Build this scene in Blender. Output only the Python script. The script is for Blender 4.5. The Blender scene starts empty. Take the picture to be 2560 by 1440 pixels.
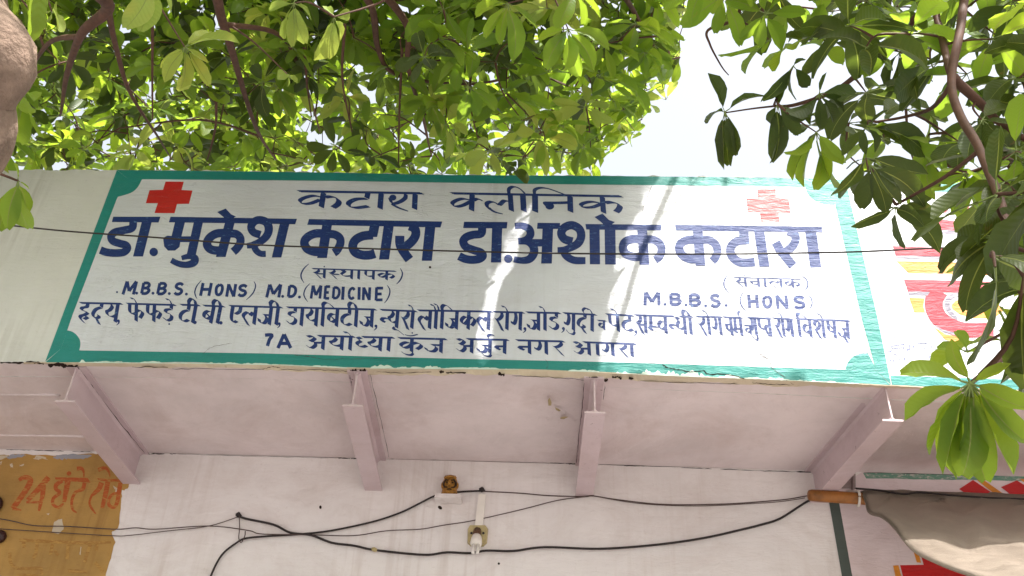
import bpy, bmesh, math, random
import numpy as np
from mathutils import Vector, Matrix, Quaternion
random.seed(7); rng = np.random.default_rng(7)
SC = bpy.context.scene
COL = SC.collection

# ---------------------------------------------------------------- camera, sky, sun, exposure
F_PX, PITCH, YAW, ROLL = 2308.5, 0.61594, -0.02625, 0.03751
CAM = Vector((0.0, -3.1, 1.6))
Z0 = 1.6 + 1.7938          # underside of the projecting slab
H = 1.0209                 # parapet height
D = 0.816                  # slab projection: the shop wall stands at Y = D
HB = 0.156                 # steel joist depth
def basis():
    c, s = math.cos, math.sin
    f = Vector((s(YAW)*c(PITCH), c(YAW)*c(PITCH), s(PITCH)))
    r = Vector((c(YAW), -s(YAW), 0)); u = r.cross(f)
    return c(ROLL)*r + s(ROLL)*u, -s(ROLL)*r + c(ROLL)*u, f
RR, UU, FF = basis()
cam = bpy.data.cameras.new('camera'); camo = bpy.data.objects.new('camera', cam); COL.objects.link(camo)
camo.matrix_world = Matrix(((RR.x, UU.x, -FF.x, CAM.x), (RR.y, UU.y, -FF.y, CAM.y), (RR.z, UU.z, -FF.z, CAM.z), (0, 0, 0, 1)))
cam.sensor_width = 36; cam.lens = F_PX/2560*36; cam.clip_end = 2000; cam.clip_start = 0.02
SC.camera = camo
SUN = Vector((0.30, -0.43, 1.0)).normalized()
wd = bpy.data.worlds.new('World'); SC.world = wd; wd.use_nodes = True
wn = wd.node_tree; bg = wn.nodes['Background']
sk = wn.nodes.new('ShaderNodeTexSky'); sk.sky_type = 'NISHITA'; sk.sun_disc = False
sk.sun_elevation = math.asin(SUN.z); sk.sun_rotation = math.atan2(SUN.x, SUN.y)
sk.air_density = 1.6; sk.dust_density = 9.0; sk.ozone_density = 0.6; sk.altitude = 170
hs = wn.nodes.new('ShaderNodeHueSaturation'); hs.inputs['Saturation'].default_value = 0.34   # pale hot-season haze
wn.links.new(sk.outputs[0], hs.inputs['Color']); wn.links.new(hs.outputs[0], bg.inputs[0])
bg.inputs[1].default_value = 0.15
sl = bpy.data.lights.new('sun', 'SUN'); sl.energy = 5.0; sl.angle = math.radians(0.55); sl.color = (1.0, 0.965, 0.92)
so = bpy.data.objects.new('sun', sl); COL.objects.link(so); so.rotation_euler = SUN.to_track_quat('Z', 'Y').to_euler()
SC.view_settings.view_transform = 'Standard'; SC.view_settings.look = 'None'
SC.view_settings.exposure = 1.25; SC.view_settings.gamma = 1.0
SC.cycles.max_bounces = 5; SC.cycles.diffuse_bounces = 4; SC.cycles.glossy_bounces = 1; SC.cycles.transmission_bounces = 3

# ---------------------------------------------------------------- helpers
def ray(x, y): return FF + RR*((x-1280)/F_PX) - UU*((y-720)/F_PX)
def atY(x, y, Y=0.0): d = ray(x, y); return CAM + d*((Y-CAM.y)/d.y)
def atZ(x, y, Z=Z0): d = ray(x, y); return CAM + d*((Z-CAM.z)/d.z)
def atD(x, y, dist): return CAM + ray(x, y).normalized()*dist
def proj(P):
    v = Vector(P) - CAM; z = v.dot(FF)
    return (1280 + F_PX*v.dot(RR)/z, 720 - F_PX*v.dot(UU)/z, z)
def tag(o, label=None, cat=None, group=None, kind=None):
    for k, v in (('label', label), ('category', cat), ('group', group), ('kind', kind)):
        if v: o[k] = v
    return o
def empty(name, loc=(0, 0, 0)):
    o = bpy.data.objects.new(name, None); o.location = loc; o.empty_display_size = .1; COL.objects.link(o); return o
def link(name, me, parent=None, mat=None):
    o = bpy.data.objects.new(name, me); COL.objects.link(o)
    if mat is not None: me.materials.append(mat)
    if parent is not None:
        o.parent = parent
        w = Vector((0, 0, 0)); p = parent
        while p is not None: w += p.location; p = p.parent
        o.location = -w
    return o
def mesh(name, vs, fs, mat=None, parent=None, smooth=False):
    me = bpy.data.meshes.new(name); me.from_pydata([tuple(v) for v in vs], [], fs); me.update()
    if smooth: me.polygons.foreach_set('use_smooth', [True]*len(me.polygons))
    return link(name, me, parent, mat)
class MB:
    def __init__(s): s.v = []; s.f = []
    def add(s, vs, fs):
        n = len(s.v); s.v += [Vector(v) for v in vs]; s.f += [tuple(i+n for i in f) for f in fs]
    def box(s, a, b):
        x0, y0, z0 = a; x1, y1, z1 = b
        s.add([(x0,y0,z0),(x1,y0,z0),(x1,y1,z0),(x0,y1,z0),(x0,y0,z1),(x1,y0,z1),(x1,y1,z1),(x0,y1,z1)],
              [(0,3,2,1),(4,5,6,7),(0,1,5,4),(1,2,6,5),(2,3,7,6),(3,0,4,7)])
    def tube(s, pts, rads, n=6, cap=True):
        pts = [Vector(p) for p in pts]
        if not hasattr(rads, '__len__'): rads = [rads]*len(pts)
        rings = []; a = None
        for i, p in enumerate(pts):
            t = (pts[min(i+1, len(pts)-1)] - pts[max(i-1, 0)])
            if t.length < 1e-9: t = Vector((0, 0, 1))
            t.normalize()
            a = t.orthogonal() if a is None else a - t*a.dot(t)
            if a.length < 1e-6: a = t.orthogonal()
            a.normalize(); b = t.cross(a)
            rings.append([p + (a*math.cos(2*math.pi*k/n) + b*math.sin(2*math.pi*k/n))*rads[i] for k in range(n)])
        vs = [q for r in rings for q in r]; fs = []
        for i in range(len(pts)-1):
            for k in range(n): fs.append((i*n+k, i*n+(k+1) % n, (i+1)*n+(k+1) % n, (i+1)*n+k))
        if cap: fs.append(tuple(range(n))[::-1]); fs.append(tuple((len(pts)-1)*n+k for k in range(n)))
        s.add(vs, fs)
    def build(s, name, mat, parent=None, smooth=False): return mesh(name, s.v, s.f, mat, parent, smooth)
def cr(pts, n=6, closed=False):
    """Catmull-Rom through 2-D or 3-D tuples"""
    P = [np.array(p, float) for p in pts]
    if len(P) < 3 and not closed:
        return [P[0] + (P[-1]-P[0])*t/n for t in range(n+1)] if len(P) == 2 else P
    out = []; m = len(P)
    for i in range(m if closed else m-1):
        g = (lambda k: P[k % m]) if closed else (lambda k: P[min(max(k, 0), m-1)])
        a, b, c, d = g(i-1), g(i), g(i+1), g(i+2)
        for t in range(n):
            t /= n
            out.append(.5*((2*b) + (c-a)*t + (2*a-5*b+4*c-d)*t*t + (3*b-a-3*c+d)*t**3))
    if not closed: out.append(P[-1])
    return out

# ---------------------------------------------------------------- materials
def mat(name): m = bpy.data.materials.new(name); m.use_nodes = True; return m, m.node_tree, m.node_tree.nodes['Principled BSDF']
def node(nt, t, **kw):
    n = nt.nodes.new(t)
    for k, v in kw.items(): setattr(n, k, v)
    return n
def coords(nt, scale=(1, 1, 1), rot=(0, 0, 0)):
    g = node(nt, 'ShaderNodeNewGeometry'); mp = node(nt, 'ShaderNodeMapping')
    mp.inputs['Scale'].default_value = scale; mp.inputs['Rotation'].default_value = rot
    nt.links.new(g.outputs['Position'], mp.inputs['Vector']); return mp.outputs[0]
def noise(nt, vec, scale, detail=5, rough=.6, dist=0):
    n = node(nt, 'ShaderNodeTexNoise'); n.inputs['Scale'].default_value = scale; n.inputs['Detail'].default_value = detail
    n.inputs['Roughness'].default_value = rough; n.inputs['Distortion'].default_value = dist
    nt.links.new(vec, n.inputs['Vector']); return n.outputs['Fac']
def ramp(nt, fac, stops):
    r = node(nt, 'ShaderNodeValToRGB'); e = r.color_ramp.elements
    e[0].position, e[1].position = stops[0][0], stops[-1][0]
    def c(v): return (v, v, v, 1) if not hasattr(v, '__len__') else (*v, 1)
    e[0].color, e[1].color = c(stops[0][1]), c(stops[-1][1])
    for p, v in stops[1:-1]: q = e.new(p); q.color = c(v)
    nt.links.new(fac, r.inputs[0]); return r.outputs[0]
def mix(nt, fac, a, b, mode='MIX'):
    m = node(nt, 'ShaderNodeMix', data_type='RGBA', blend_type=mode)
    for i, v in ((0, fac), (6, a), (7, b)):
        if hasattr(v, 'is_output') or isinstance(v, bpy.types.NodeSocket): nt.links.new(v, m.inputs[i])
        elif i == 0: m.inputs[0].default_value = v
        else: m.inputs[i].default_value = (*v, 1)
    return m.outputs[2]
def bump(nt, hgt, strength, dist, prev=None):
    b = node(nt, 'ShaderNodeBump'); b.inputs['Strength'].default_value = strength; b.inputs['Distance'].default_value = dist
    nt.links.new(hgt, b.inputs['Height'])
    if prev is not None: nt.links.new(prev, b.inputs['Normal'])
    return b.outputs[0]
def wall_relief(nt, amt=1.0):
    """uneven trowelled plaster with sideways brush wrinkles; the same relief under every coat of paint"""
    a = noise(nt, coords(nt, (1, 1, 1)), 3.2, 3, .5)
    b = noise(nt, coords(nt, (7, 7, 34)), 1.0, 6, .62, .6)
    c = noise(nt, coords(nt, (60, 60, 130)), 1.0, 4, .6)
    d = ramp(nt, noise(nt, coords(nt, (9, 9, 24)), 1.0, 5, .7, 1.2), [(.60, 0), (.64, 1)])
    n = bump(nt, a, .30*amt, .03); n = bump(nt, b, .50*amt, .012, n); n = bump(nt, d, .55*amt, .003, n)
    return bump(nt, c, .45*amt, .0025, n)
def paint(name, col, rough=.5, dirt=(.55, .5, .42), dirt_amt=.25, streak=.3, wear=0.0, wearcol=(.78, .76, .77), relief=1.0, spec=.5, mott=.12, grime=0, rust=0):
    m, nt, p = mat(name)
    big = ramp(nt, noise(nt, coords(nt), 2.1, 6, .65), [(.40, 0), (.72, 1)])
    c = mix(nt, big, col, tuple(a*(1-mott) for a in col))
    if streak:
        st = ramp(nt, noise(nt, coords(nt, (26, 26, 1.1)), 1.0, 5, .6), [(.50, 0), (.72, 1)])
        mask = ramp(nt, noise(nt, coords(nt), 1.3, 2, .5), [(.42, 0), (.62, streak)])
        c = mix(nt, mix(nt, 1.0, st, mask, 'MULTIPLY'), c, tuple(a*b for a, b in zip(col, dirt)))
    if grime:
        gm = ramp(nt, noise(nt, coords(nt, (1.5, 1.5, 2.6)), 1.6, 9, .74, .8), [(.46, 0), (.74, grime)])
        c = mix(nt, gm, c, tuple(a*b for a, b in zip(col, (.66, .57, .53))))
    if rust:
        w = ramp(nt, noise(nt, coords(nt, (22, 22, 22)), 1.0, 8, .75, .5), [(.655, 0), (.67, 1)])
        c = mix(nt, w, c, (.13, .06, .035))
    sp = ramp(nt, noise(nt, coords(nt), 46, 6, .72), [(.60, 0), (.72, dirt_amt)])
    c = mix(nt, sp, c, tuple(a*b for a, b in zip(col, dirt)))
    if wear:
        w = ramp(nt, noise(nt, coords(nt, (30, 30, 95)), 1.0, 6, .7, .8), [(.60-wear*.22, 0), (.66-wear*.1, 1)])
        c = mix(nt, w, c, wearcol)
    nt.links.new(c, p.inputs['Base Color'])
    rr = ramp(nt, noise(nt, coords(nt), 18, 4, .6), [(.3, rough-.06), (.7, rough+.08)])
    nt.links.new(rr, p.inputs['Roughness']); p.inputs['Specular IOR Level'].default_value = spec
    if relief: nt.links.new(wall_relief(nt, relief), p.inputs['Normal'])
    return m
def plain(name, col, rough=.6, metal=0, var=.2, scale=20, spec=.4, bmp=0):
    m, nt, p = mat(name)
    f = ramp(nt, noise(nt, coords(nt), scale, 5, .65), [(.35, 0), (.7, 1)])
    nt.links.new(mix(nt, f, col, tuple(a*(1-var) for a in col)), p.inputs['Base Color'])
    p.inputs['Roughness'].default_value = rough; p.inputs['Metallic'].default_value = metal; p.inputs['Specular IOR Level'].default_value = spec
    if bmp: nt.links.new(bump(nt, noise(nt, coords(nt), scale*3, 5, .6), .5, bmp), p.inputs['Normal'])
    return m
def leafmat(name, col, tcol, t=.45, rough=.38):
    m, nt, p = mat(name)
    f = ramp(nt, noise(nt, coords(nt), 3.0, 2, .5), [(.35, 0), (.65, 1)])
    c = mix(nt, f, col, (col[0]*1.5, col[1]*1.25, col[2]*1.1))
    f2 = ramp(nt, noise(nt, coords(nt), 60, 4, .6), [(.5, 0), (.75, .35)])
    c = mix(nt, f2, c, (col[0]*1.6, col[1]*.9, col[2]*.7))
    uv = node(nt, 'ShaderNodeUVMap'); uv.uv_map = 'blade'; sx = node(nt, 'ShaderNodeSeparateXYZ'); nt.links.new(uv.outputs[0], sx.inputs[0])
    ab = node(nt, 'ShaderNodeMath', operation='ABSOLUTE'); nt.links.new(sx.outputs[0], ab.inputs[0])
    ml = node(nt, 'ShaderNodeMath', operation='MULTIPLY_ADD'); nt.links.new(ab.outputs[0], ml.inputs[0]); ml.inputs[1].default_value = -.9; nt.links.new(sx.outputs[1], ml.inputs[2])
    pp = node(nt, 'ShaderNodeMath', operation='PINGPONG'); nt.links.new(ml.outputs[0], pp.inputs[0]); pp.inputs[1].default_value = .045
    vn = node(nt, 'ShaderNodeMath', operation='MULTIPLY'); nt.links.new(pp.outputs[0], vn.inputs[0]); vn.inputs[1].default_value = 1/.045
    vein = ramp(nt, vn.outputs[0], [(.0, .45), (.16, 0)]); c = mix(nt, vein, c, (col[0]*1.9, col[1]*1.6, col[2]*1.7))
    sp = ramp(nt, noise(nt, coords(nt), 34, 3, .5, .6), [(.70, 0), (.73, .85)]); c = mix(nt, sp, c, (.16, .10, .03))
    yl = ramp(nt, noise(nt, coords(nt), 7, 3, .6), [(.60, 0), (.74, .5)]); c = mix(nt, yl, c, (col[0]*3.0, col[1]*1.55, col[2]*1.1))
    nt.links.new(bump(nt, vn.outputs[0], .14, .004), p.inputs['Normal'])
    nt.links.new(c, p.inputs['Base Color']); p.inputs['Roughness'].default_value = rough+.06; p.inputs['Specular IOR Level'].default_value = .3
    tr = node(nt, 'ShaderNodeBsdfTranslucent')
    tc = mix(nt, f, tcol, (tcol[0]*1.25, tcol[1]*1.08, tcol[2]*.9)); nt.links.new(tc, tr.inputs[0])
    ms = node(nt, 'ShaderNodeMixShader'); ms.inputs[0].default_value = t
    nt.links.new(p.outputs[0], ms.inputs[1]); nt.links.new(tr.outputs[0], ms.inputs[2])
    nt.links.new(ms.outputs[0], nt.nodes['Material Output'].inputs[0]); return m
M = {}
M['left'] = paint('limewash_plaster', (.63, .62, .59), .62, (.50, .46, .40), .35, .9, relief=.7)
M['panel'] = paint('white_enamel_paint', (.645, .66, .715), .55, (.62, .58, .55), .28, .45, grime=.28)
M['teal'] = paint('sea_green_paint', (.008, .225, .20), .56, (.7, .6, .6), .25, .15, wear=.0, wearcol=(.20, .48, .42), spec=.55)
M['navy'] = paint('navy_enamel', (.002, .023, .15), .60, (1.3, 1.3, 1.2), .15, 0, wear=.02, wearcol=(.08, .16, .34), spec=.5)
M['red'] = paint('red_enamel', (.52, .010, .012), .45, (.8, .7, .7), .2, 0)
M['redworn'] = paint('worn_red_enamel', (.50, .022, .028), .5, (.8, .7, .7), .2, 0, wear=.18, wearcol=(.58, .22, .23))
M['crimson'] = paint('crimson_paint', (.36, .006, .028), .6, (.8, .7, .7), .2, 0)
M['amber'] = paint('amber_paint', (.66, .24, .022), .6, (.8, .7, .7), .2, 0)
M['grey'] = paint('grey_violet_paint', (.17, .15, .20), .5, (.8, .7, .7), .2, 0)
M['ink'] = paint('blue_ink', (.05, .07, .24), .6, (.9, .9, .9), .2, 0)
M['soffit'] = paint('pink_distemper', (.74, .635, .64), .75, (.62, .55, .52), .22, .0, relief=.8, mott=.2, grime=.55)
M['wall'] = paint('pale_pink_distemper', (.81, .755, .745), .72, (.66, .58, .53), .3, .5, relief=.7, mott=.1, grime=.45)
M['shopwall'] = paint('mauve_distemper', (.74, .62, .64), .72, (.60, .54, .50), .3, .4, relief=.6, grime=.5)
M['ochre'] = paint('ochre_wash', (.45, .255, .065), .72, (.55, .45, .4), .45, .6, relief=.6, mott=.35)
M['orange'] = paint('faded_orange_paint', (.42, .085, .012), .7, (.9, .9, .8), .3, 0, wear=.42, wearcol=(.45, .22, .05))
M['faint'] = paint('faint_brown_paint', (.34, .165, .035), .75, (.9, .9, .8), .3, 0, wear=.75, wearcol=(.45, .25, .058))
M['joist'] = paint('lilac_steel_paint', (.60, .475, .50), .55, (.6, .45, .4), .35, 0, relief=.45, grime=.6, rust=1)
M['cream'] = paint('bare_cream_plaster', (.60, .50, .37), .85, (.45, .35, .28), .6, .2, relief=1.2)
M['flake'] = paint('pale_flaked_paint', (.62, .74, .66), .6, (.7, .6, .5), .3, 0)
M['bluegrey'] = paint('bluish_primer', (.33, .33, .37), .7, (.8, .8, .8), .3, 0)
M['dgreen'] = paint('dark_green_paint', (.075, .095, .085), .6, (.7, .6, .6), .25, .15, relief=.4)
M['sgreen'] = paint('thin_green_paint', (.13, .27, .20), .6, (.7, .6, .6), .3, .15, wear=.35, wearcol=(.5, .45, .42), relief=.4)
M['crack'] = plain('dark_crevice', (.035, .022, .017), .95, var=.5, scale=60, spec=.1)
M['hair'] = plain('hairline_dirt', (.13, .10, .095), .95, var=.6, scale=40, spec=.1)
M['stain'] = plain('yellow_stain', (.46, .36, .20), .85, var=.3, scale=70, spec=.1)
M['cable'] = plain('black_cable', (.022, .014, .014), .5, var=.3)
M['thread'] = plain('brown_wire', (.10, .065, .058), .7, var=.4, scale=60)
M['bark'] = plain('bark', (.27, .19, .145), .9, var=.6, scale=16, spec=.15, bmp=.03)
M['twig'] = plain('twig_bark', (.13, .062, .042), .7, var=.45, scale=30, spec=.3)
M['petiole'] = plain('petiole', (.20, .26, .07), .5, var=.2)
M['leaf'] = leafmat('leaf', (.070, .138, .020), (.37, .56, .045), .52)
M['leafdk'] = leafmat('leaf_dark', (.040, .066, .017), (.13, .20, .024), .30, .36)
M['leafyg'] = leafmat('leaf_young', (.23, .32, .062), (.42, .54, .09), .42)
M['rib'] = leafmat('leaf_midrib', (.16, .21, .06), (.34, .42, .08), .4)
M['pole'] = plain('varnished_bamboo', (.34, .125, .022), .42, var=.55, scale=14, bmp=.002)
M['rope'] = plain('white_rope', (.72, .66, .60), .8, var=.15)
M['steel'] = plain('dull_painted_clip', (.33, .26, .25), .6, var=.3, scale=30)
M['plastic'] = plain('white_plastic', (.82, .76, .70), .4, var=.08)
M['yplastic'] = plain('yellowed_plastic', (.50, .40, .19), .4, var=.25, scale=40)
M['bakelite'] = plain('brown_bakelite', (.12, .055, .025), .35, var=.4, scale=40)
M['tubeglass'] = plain('opal_lamp_tube', (.80, .76, .72), .2, var=.03)
M['gold'] = plain('gilt', (.50, .24, .045), .34, .35, var=.55, scale=70, bmp=.004)
M['golddk'] = plain('gilt_recess_shade', (.05, .022, .008), .5, .2, var=.5, scale=70)  # recess shade put into a near-black gilt; eyes and mouth use it too
M['knob'] = plain('maroon_knob', (.045, .015, .013), .3, var=.3)
M['ground'] = plain('dusty_concrete', (.205, .195, .187), .9, var=.25, scale=1.5, spec=.2)
M['roof'] = plain('roof_concrete', (.30, .28, .26), .9, var=.3, scale=4)
def canvas_mat():
    m, nt, p = mat('awning_canvas')
    f = ramp(nt, noise(nt, coords(nt, (3, 3, 3)), 3.0, 6, .7), [(.35, 0), (.7, 1)])
    c = mix(nt, f, (.36, .30, .245), (.22, .175, .14)); nt.links.new(c, p.inputs['Base Color']); p.inputs['Roughness'].default_value = .85
    tr = node(nt, 'ShaderNodeBsdfTranslucent'); tr.inputs[0].default_value = (.80, .75, .68, 1)
    ms = node(nt, 'ShaderNodeMixShader'); ms.inputs[0].default_value = .5
    nt.links.new(p.outputs[0], ms.inputs[1]); nt.links.new(tr.outputs[0], ms.inputs[2])
    nt.links.new(ms.outputs[0], nt.nodes['Material Output'].inputs[0])
    nt.links.new(bump(nt, noise(nt, coords(nt, (5, 14, 14)), 2.2, 8, .72, 1.5), .8, .035), p.inputs['Normal']); return m
M['canvas'] = canvas_mat()

# ---------------------------------------------------------------- ground
mesh('ground', [(-400, -400, 0), (400, -400, 0), (400, 400, 0), (-400, 400, 0)], [(0, 1, 2, 3)], M['ground'])['kind'] = 'structure'

# ---------------------------------------------------------------- building
B = empty('shop_building', (0, D, 0))
tag(B, 'pale pink shop front with painted white parapet on steel joists', 'building')
TOP = [(-700, 428), (0, 425), (292, 425), (600, 428), (820, 431), (1100, 437), (1560, 440), (1930, 444), (2300, 454), (2560, 462), (3300, 486)]
BOT = [(-700, 905), (0, 905), (110, 905.5), (470, 908), (700, 912), (870, 920), (1300, 923), (1500, 930), (1700, 940), (1900, 947), (2210, 962), (2310, 967), (2560, 976), (3300, 1003)]
def pl(L, x): return float(np.interp(x, [a for a, b in L], [b for a, b in L]))
def parapet():
    mb = MB(); xs = np.linspace(-700, 3300, 320); T = .115; vs = []
    for i, x in enumerate(xs):
        jt = .0045*(math.sin(i*1.9)+math.sin(i*.71+1)) * (.5+random.random())
        a = atY(x, pl(BOT, x)); b = atY(x, pl(TOP, x))
        b.z += jt*.7; X = (a.x+b.x)/2
        vs += [a, b, Vector((b.x, T, b.z-.004)), Vector((a.x, T, a.z))]
    n = len(xs); fs = []
    for i in range(n-1):
        q, r = 4*i, 4*i+4
        fs += [(q, r, r+1, q+1), (q+1, r+1, r+2, q+2), (q+2, r+2, r+3, q+3)]
    fs += [(0, 1, 2, 3), tuple(4*(n-1)+k for k in (3, 2, 1, 0))]
    return mesh('parapet', vs, fs, M['left'], B)
parapet()
XL, XR = -4.6, 4.9
# slab: its underside follows the slight sag of the parapet foot
def slab():
    xs = np.linspace(-700, 3300, 80); vs = []; fs = []
    for x in xs:
        a = atY(x, pl(BOT, x)); vs += [Vector((a.x, 0.0005, a.z+.002)), Vector((a.x, D+.15, Z0)), Vector((a.x, D+.15, Z0+.12)), Vector((a.x, .1145, Z0+.12))]
    for i in range(len(xs)-1):
        q, r = 4*i, 4*i+4; fs += [(q, q+1, r+1, r), (q+2, q+3, r+3, r+2), (q+1, q+2, r+2, r+1)]
    mesh('slab', vs, fs, M['soffit'], B)
slab()
mb = MB(); mb.box((XL, D, 0), (XR, D+.2, Z0-.001)); mb.build('wall', M['wall'], B)
mb = MB(); mb.box((XL, D+.1505, Z0+.0005), (XR, 5.2, Z0+.11)); mb.build('roof', M['roof'], B)
# plaster lip left along the foot of the parapet: bare, broken edge
def lip():
    vs = []; fs = []; n = 260
    xs = np.linspace(60, 2560, n); w = 11.0
    for i, x in enumerate(xs):
        y0 = pl(BOT, x); w += random.uniform(-2.2, 2.2); w = min(max(w, 7), 16)
        k = 1.0 if x > 150 else .3
        a = atY(x, y0-1.0*random.random()); b = atZ(x, y0+w*k, Z0)
        vs += [Vector((a.x, -.0006, a.z)), Vector((a.x, -.0006, a.z-.004)), Vector((b.x, max(b.y, .006), Z0-.0045))]
    for i in range(n-1): q = 3*i; fs += [(q, q+1, q+4, q+3), (q+1, q+2, q+5, q+4)]
    mesh('plaster_lip', vs, fs, M['cream'], B)
lip()
# ridges of the older patchwork left of the first joist
for (pts) in ([(-700, 983), (0, 985), (150, 987)], [(-700, 1085), (0, 1087), (222, 1091)]):
    mb = MB(); mb.tube([atZ(x, y, Z0-.001) for x, y in cr(pts, 5)], .009, 6); mb.build('plaster_ridge', M['soffit'], B, True)
# steel joists
def joist(front_l, front_r, wall_l, wall_r, yf, skew):
    """positions: left/right edges of the lower flange at the front and at the wall"""
    a = atZ(*front_l, Z0-HB); b = atZ(*front_r, Z0-HB); c = atZ(*wall_l, Z0-HB); d = atZ(*wall_r, Z0-HB)
    xf = (a.x+b.x)/2; xw = (c.x+d.x)/2; hw = .039; tf = .008; tw = .006
    yb = D+.02
    def xat(y): return xf + (xw-xf)*(y-yf)/(D-yf)
    def slabx(mbx, x0, x1, y0, y1, z0, z1):
        v = []
        for z in (z0, z1):
            for (y, s) in ((y0, x0), (y0, x1), (y1, x1), (y1, x0)): v.append((xat(y)+s, y, z))
        mbx.add(v, [(3, 2, 1, 0), (4, 5, 6, 7), (0, 1, 5, 4), (1, 2, 6, 5), (2, 3, 7, 6), (3, 0, 4, 7)])
    zt = Z0-.001
    w = MB(); slabx(w, -tw/2, tw/2, yf, yb, Z0-HB+tf, zt-tf)
    o = w.build('steel_joist', M['joist'], B)
    t = MB(); slabx(t, -hw, hw, yf-.006, yb, zt-tf+.0005, zt+.004); t.build('upper_flange', M['joist'], o)
    u = MB(); slabx(u, -hw, hw, yf+skew, yb, Z0-HB, Z0-HB+tf-.0005); u.build('lower_flange', M['joist'], o)
    # rounded fillets where web meets flanges
    for z, sg in ((Z0-HB+tf, 1), (zt-tf, -1)):
        fl = MB()
        for s in (-1, 1):
            v = [(xat(y)+s*tw/2, y, z+sg*.0002) for y in (yf+.004, yb)] + [(xat(y)+s*(tw/2+.010), y, z+sg*.0002) for y in (yf+.004, yb)] + [(xat(y)+s*tw/2, y, z+sg*.010) for y in (yf+.004, yb)]
            fl.add(v, [(2, 3, 5, 4), (0, 2, 4), (1, 3, 5)])
        fl.build('weld_fillet', M['joist'], o)
    return xf
joist((120, 981), (166, 985), (291, 1192), (338, 1195), .035, .0)
joist((858, 1018), (906, 1022), (911, 1225), (957, 1229), .012, .0)
joist((1462, 1039), (1511, 1042), (1440, 1231), (1484, 1235), .018, 0)
joist((2214, 1045), (2261, 1048), (2066, 1196), (2108, 1199), .022, 0)

# ---------------------------------------------------------------- flat paint work: strokes laid on a wall plane
class Art:
    """collects flat shapes in photo-plane units and lays them on a wall plane Y as thin coats"""
    def __init__(s, Y, lift): s.Y, s.lift, s.mb, s.k = Y, lift, MB(), 0
    def pt(s, p, extra=0): return atY(p[0], p[1], s.Y - s.lift - extra)
    def quad(s, *ps):
        s.k += 1; e = (s.k % 40)*4e-6
        s.mb.add([s.pt(p, e) for p in ps], [tuple(range(len(ps)))])
    def poly(s, ps):
        s.k += 1; e = (s.k % 40)*4e-6
        s.mb.add([s.pt(p, e) for p in ps], [tuple(range(len(ps)))])
    def disc(s, c, r, n=14, ry=None):
        s.poly([(c[0]+r*math.cos(2*math.pi*i/n), c[1]+(ry or r)*math.sin(2*math.pi*i/n)) for i in range(n)])
    def ribbon(s, pts, w, n=6):
        P = cr(pts, n); m = len(P)
        W = [w]*m if not hasattr(w, '__len__') else list(np.interp(np.linspace(0, 1, m), np.linspace(0, 1, len(w)), w))
        L = []; R = []
        for i in range(m):
            t = P[min(i+1, m-1)] - P[max(i-1, 0)]; l = np.hypot(*t) or 1; nn = np.array([-t[1], t[0]])/l*W[i]/2
            L.append(P[i]+nn); R.append(P[i]-nn)
        for i in range(m-1): s.quad(L[i], L[i+1], R[i+1], R[i])
    def nib(s, pts, nv, n=6, mn=None):
        P = cr(pts, n); h = np.array(nv)/2
        for i in range(len(P)-1): s.quad(P[i]-h, P[i+1]-h, P[i+1]+h, P[i]+h)
        if mn: s.ribbon(pts, mn, n)
    def stem(s, x0, y0, x1, y1, w): s.quad((x0-w/2, y0), (x0+w/2, y0), (x1+w/2, y1), (x1-w/2, y1))
    def build(s, name, m, parent):
        return s.mb.build(name, m, parent)
def Z(reg):
    ox, oy, k = {'A': (180, 420, 4), 'B': (700, 440, 4), 'C': (1100, 440, 4), 'D': (1560, 440, 4), 'E': (180, 650, 5.3333), 'F': (620, 650, 5.3333),
                 'G': (1060, 650, 5.3333), 'H': (1400, 650, 5.3333), 'I': (1740, 680, 5.3333), 'R': (1900, 400, 3.8788), 'S': (1900, 740, 3.8788),
                 'T': (2220, 480, 3.788), 'U': (2190, 840, 10.667), 'W': (2050, 1160, 5.0196), 'Y': (0, 1090, 4.1146)}[reg]
    return (lambda p: (ox+p[0]/k, oy+p[1]/k)), k
class ZArt(Art):
    """same, with points read in the units of one enlarged region"""
    def __init__(s, Y, lift, reg): super().__init__(Y, lift); s.set(reg)
    def set(s, reg): s.z, s.kk = Z(reg)
    def pt(s, p, extra=0): return super().pt(s.z(p), extra)

SIGN = empty('clinic_sign', (0, 0, Z0))
tag(SIGN, 'long hand-painted clinic sign with green border, navy Hindi lettering and two red crosses', 'sign')
# white ground and green border
inner_top = [(355, 448), (820, 452), (1340, 460), (1740, 464), (2013, 467)]
tr = [(2013, 467), (2020, 485), (2035, 500), (2060, 510), (2087, 512.5)]
rt = [(2087, 512.5), (2121, 656), (2155, 800), (2170, 883)]
brc = [(2170, 883), (2152, 884), (2132, 892), (2119, 907), (2113, 924)]
bo = [(2113, 924), (1880, 916.5), (1540, 905.5), (1100, 896), (660, 883.5), (198, 876)]
blc = [(198, 876), (201, 862), (199, 848), (190, 836), (180, 829), (168, 826)]
lf = [(168, 826), (182, 785), (234, 650), (268, 560), (294, 492)]
tlc = [(294, 492), (313, 487), (331, 480), (345, 467), (355, 448)]
wa = Art(0, .0004)
top_o = [(292, 424.5)] + [(x, pl(TOP, x)+.3) for x in np.linspace(340, 2060, 60)] + [(2112, pl(TOP, 2112)+.3)]
ringin = inner_top+tr[1:]+rt[1:]+brc[1:]+bo[1:]+blc[1:]+lf[1:]+tlc[1:-1]
wa.poly(ringin); wa.build('painted_ground', M['panel'], SIGN)
gb = Art(0, .0007)
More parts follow.
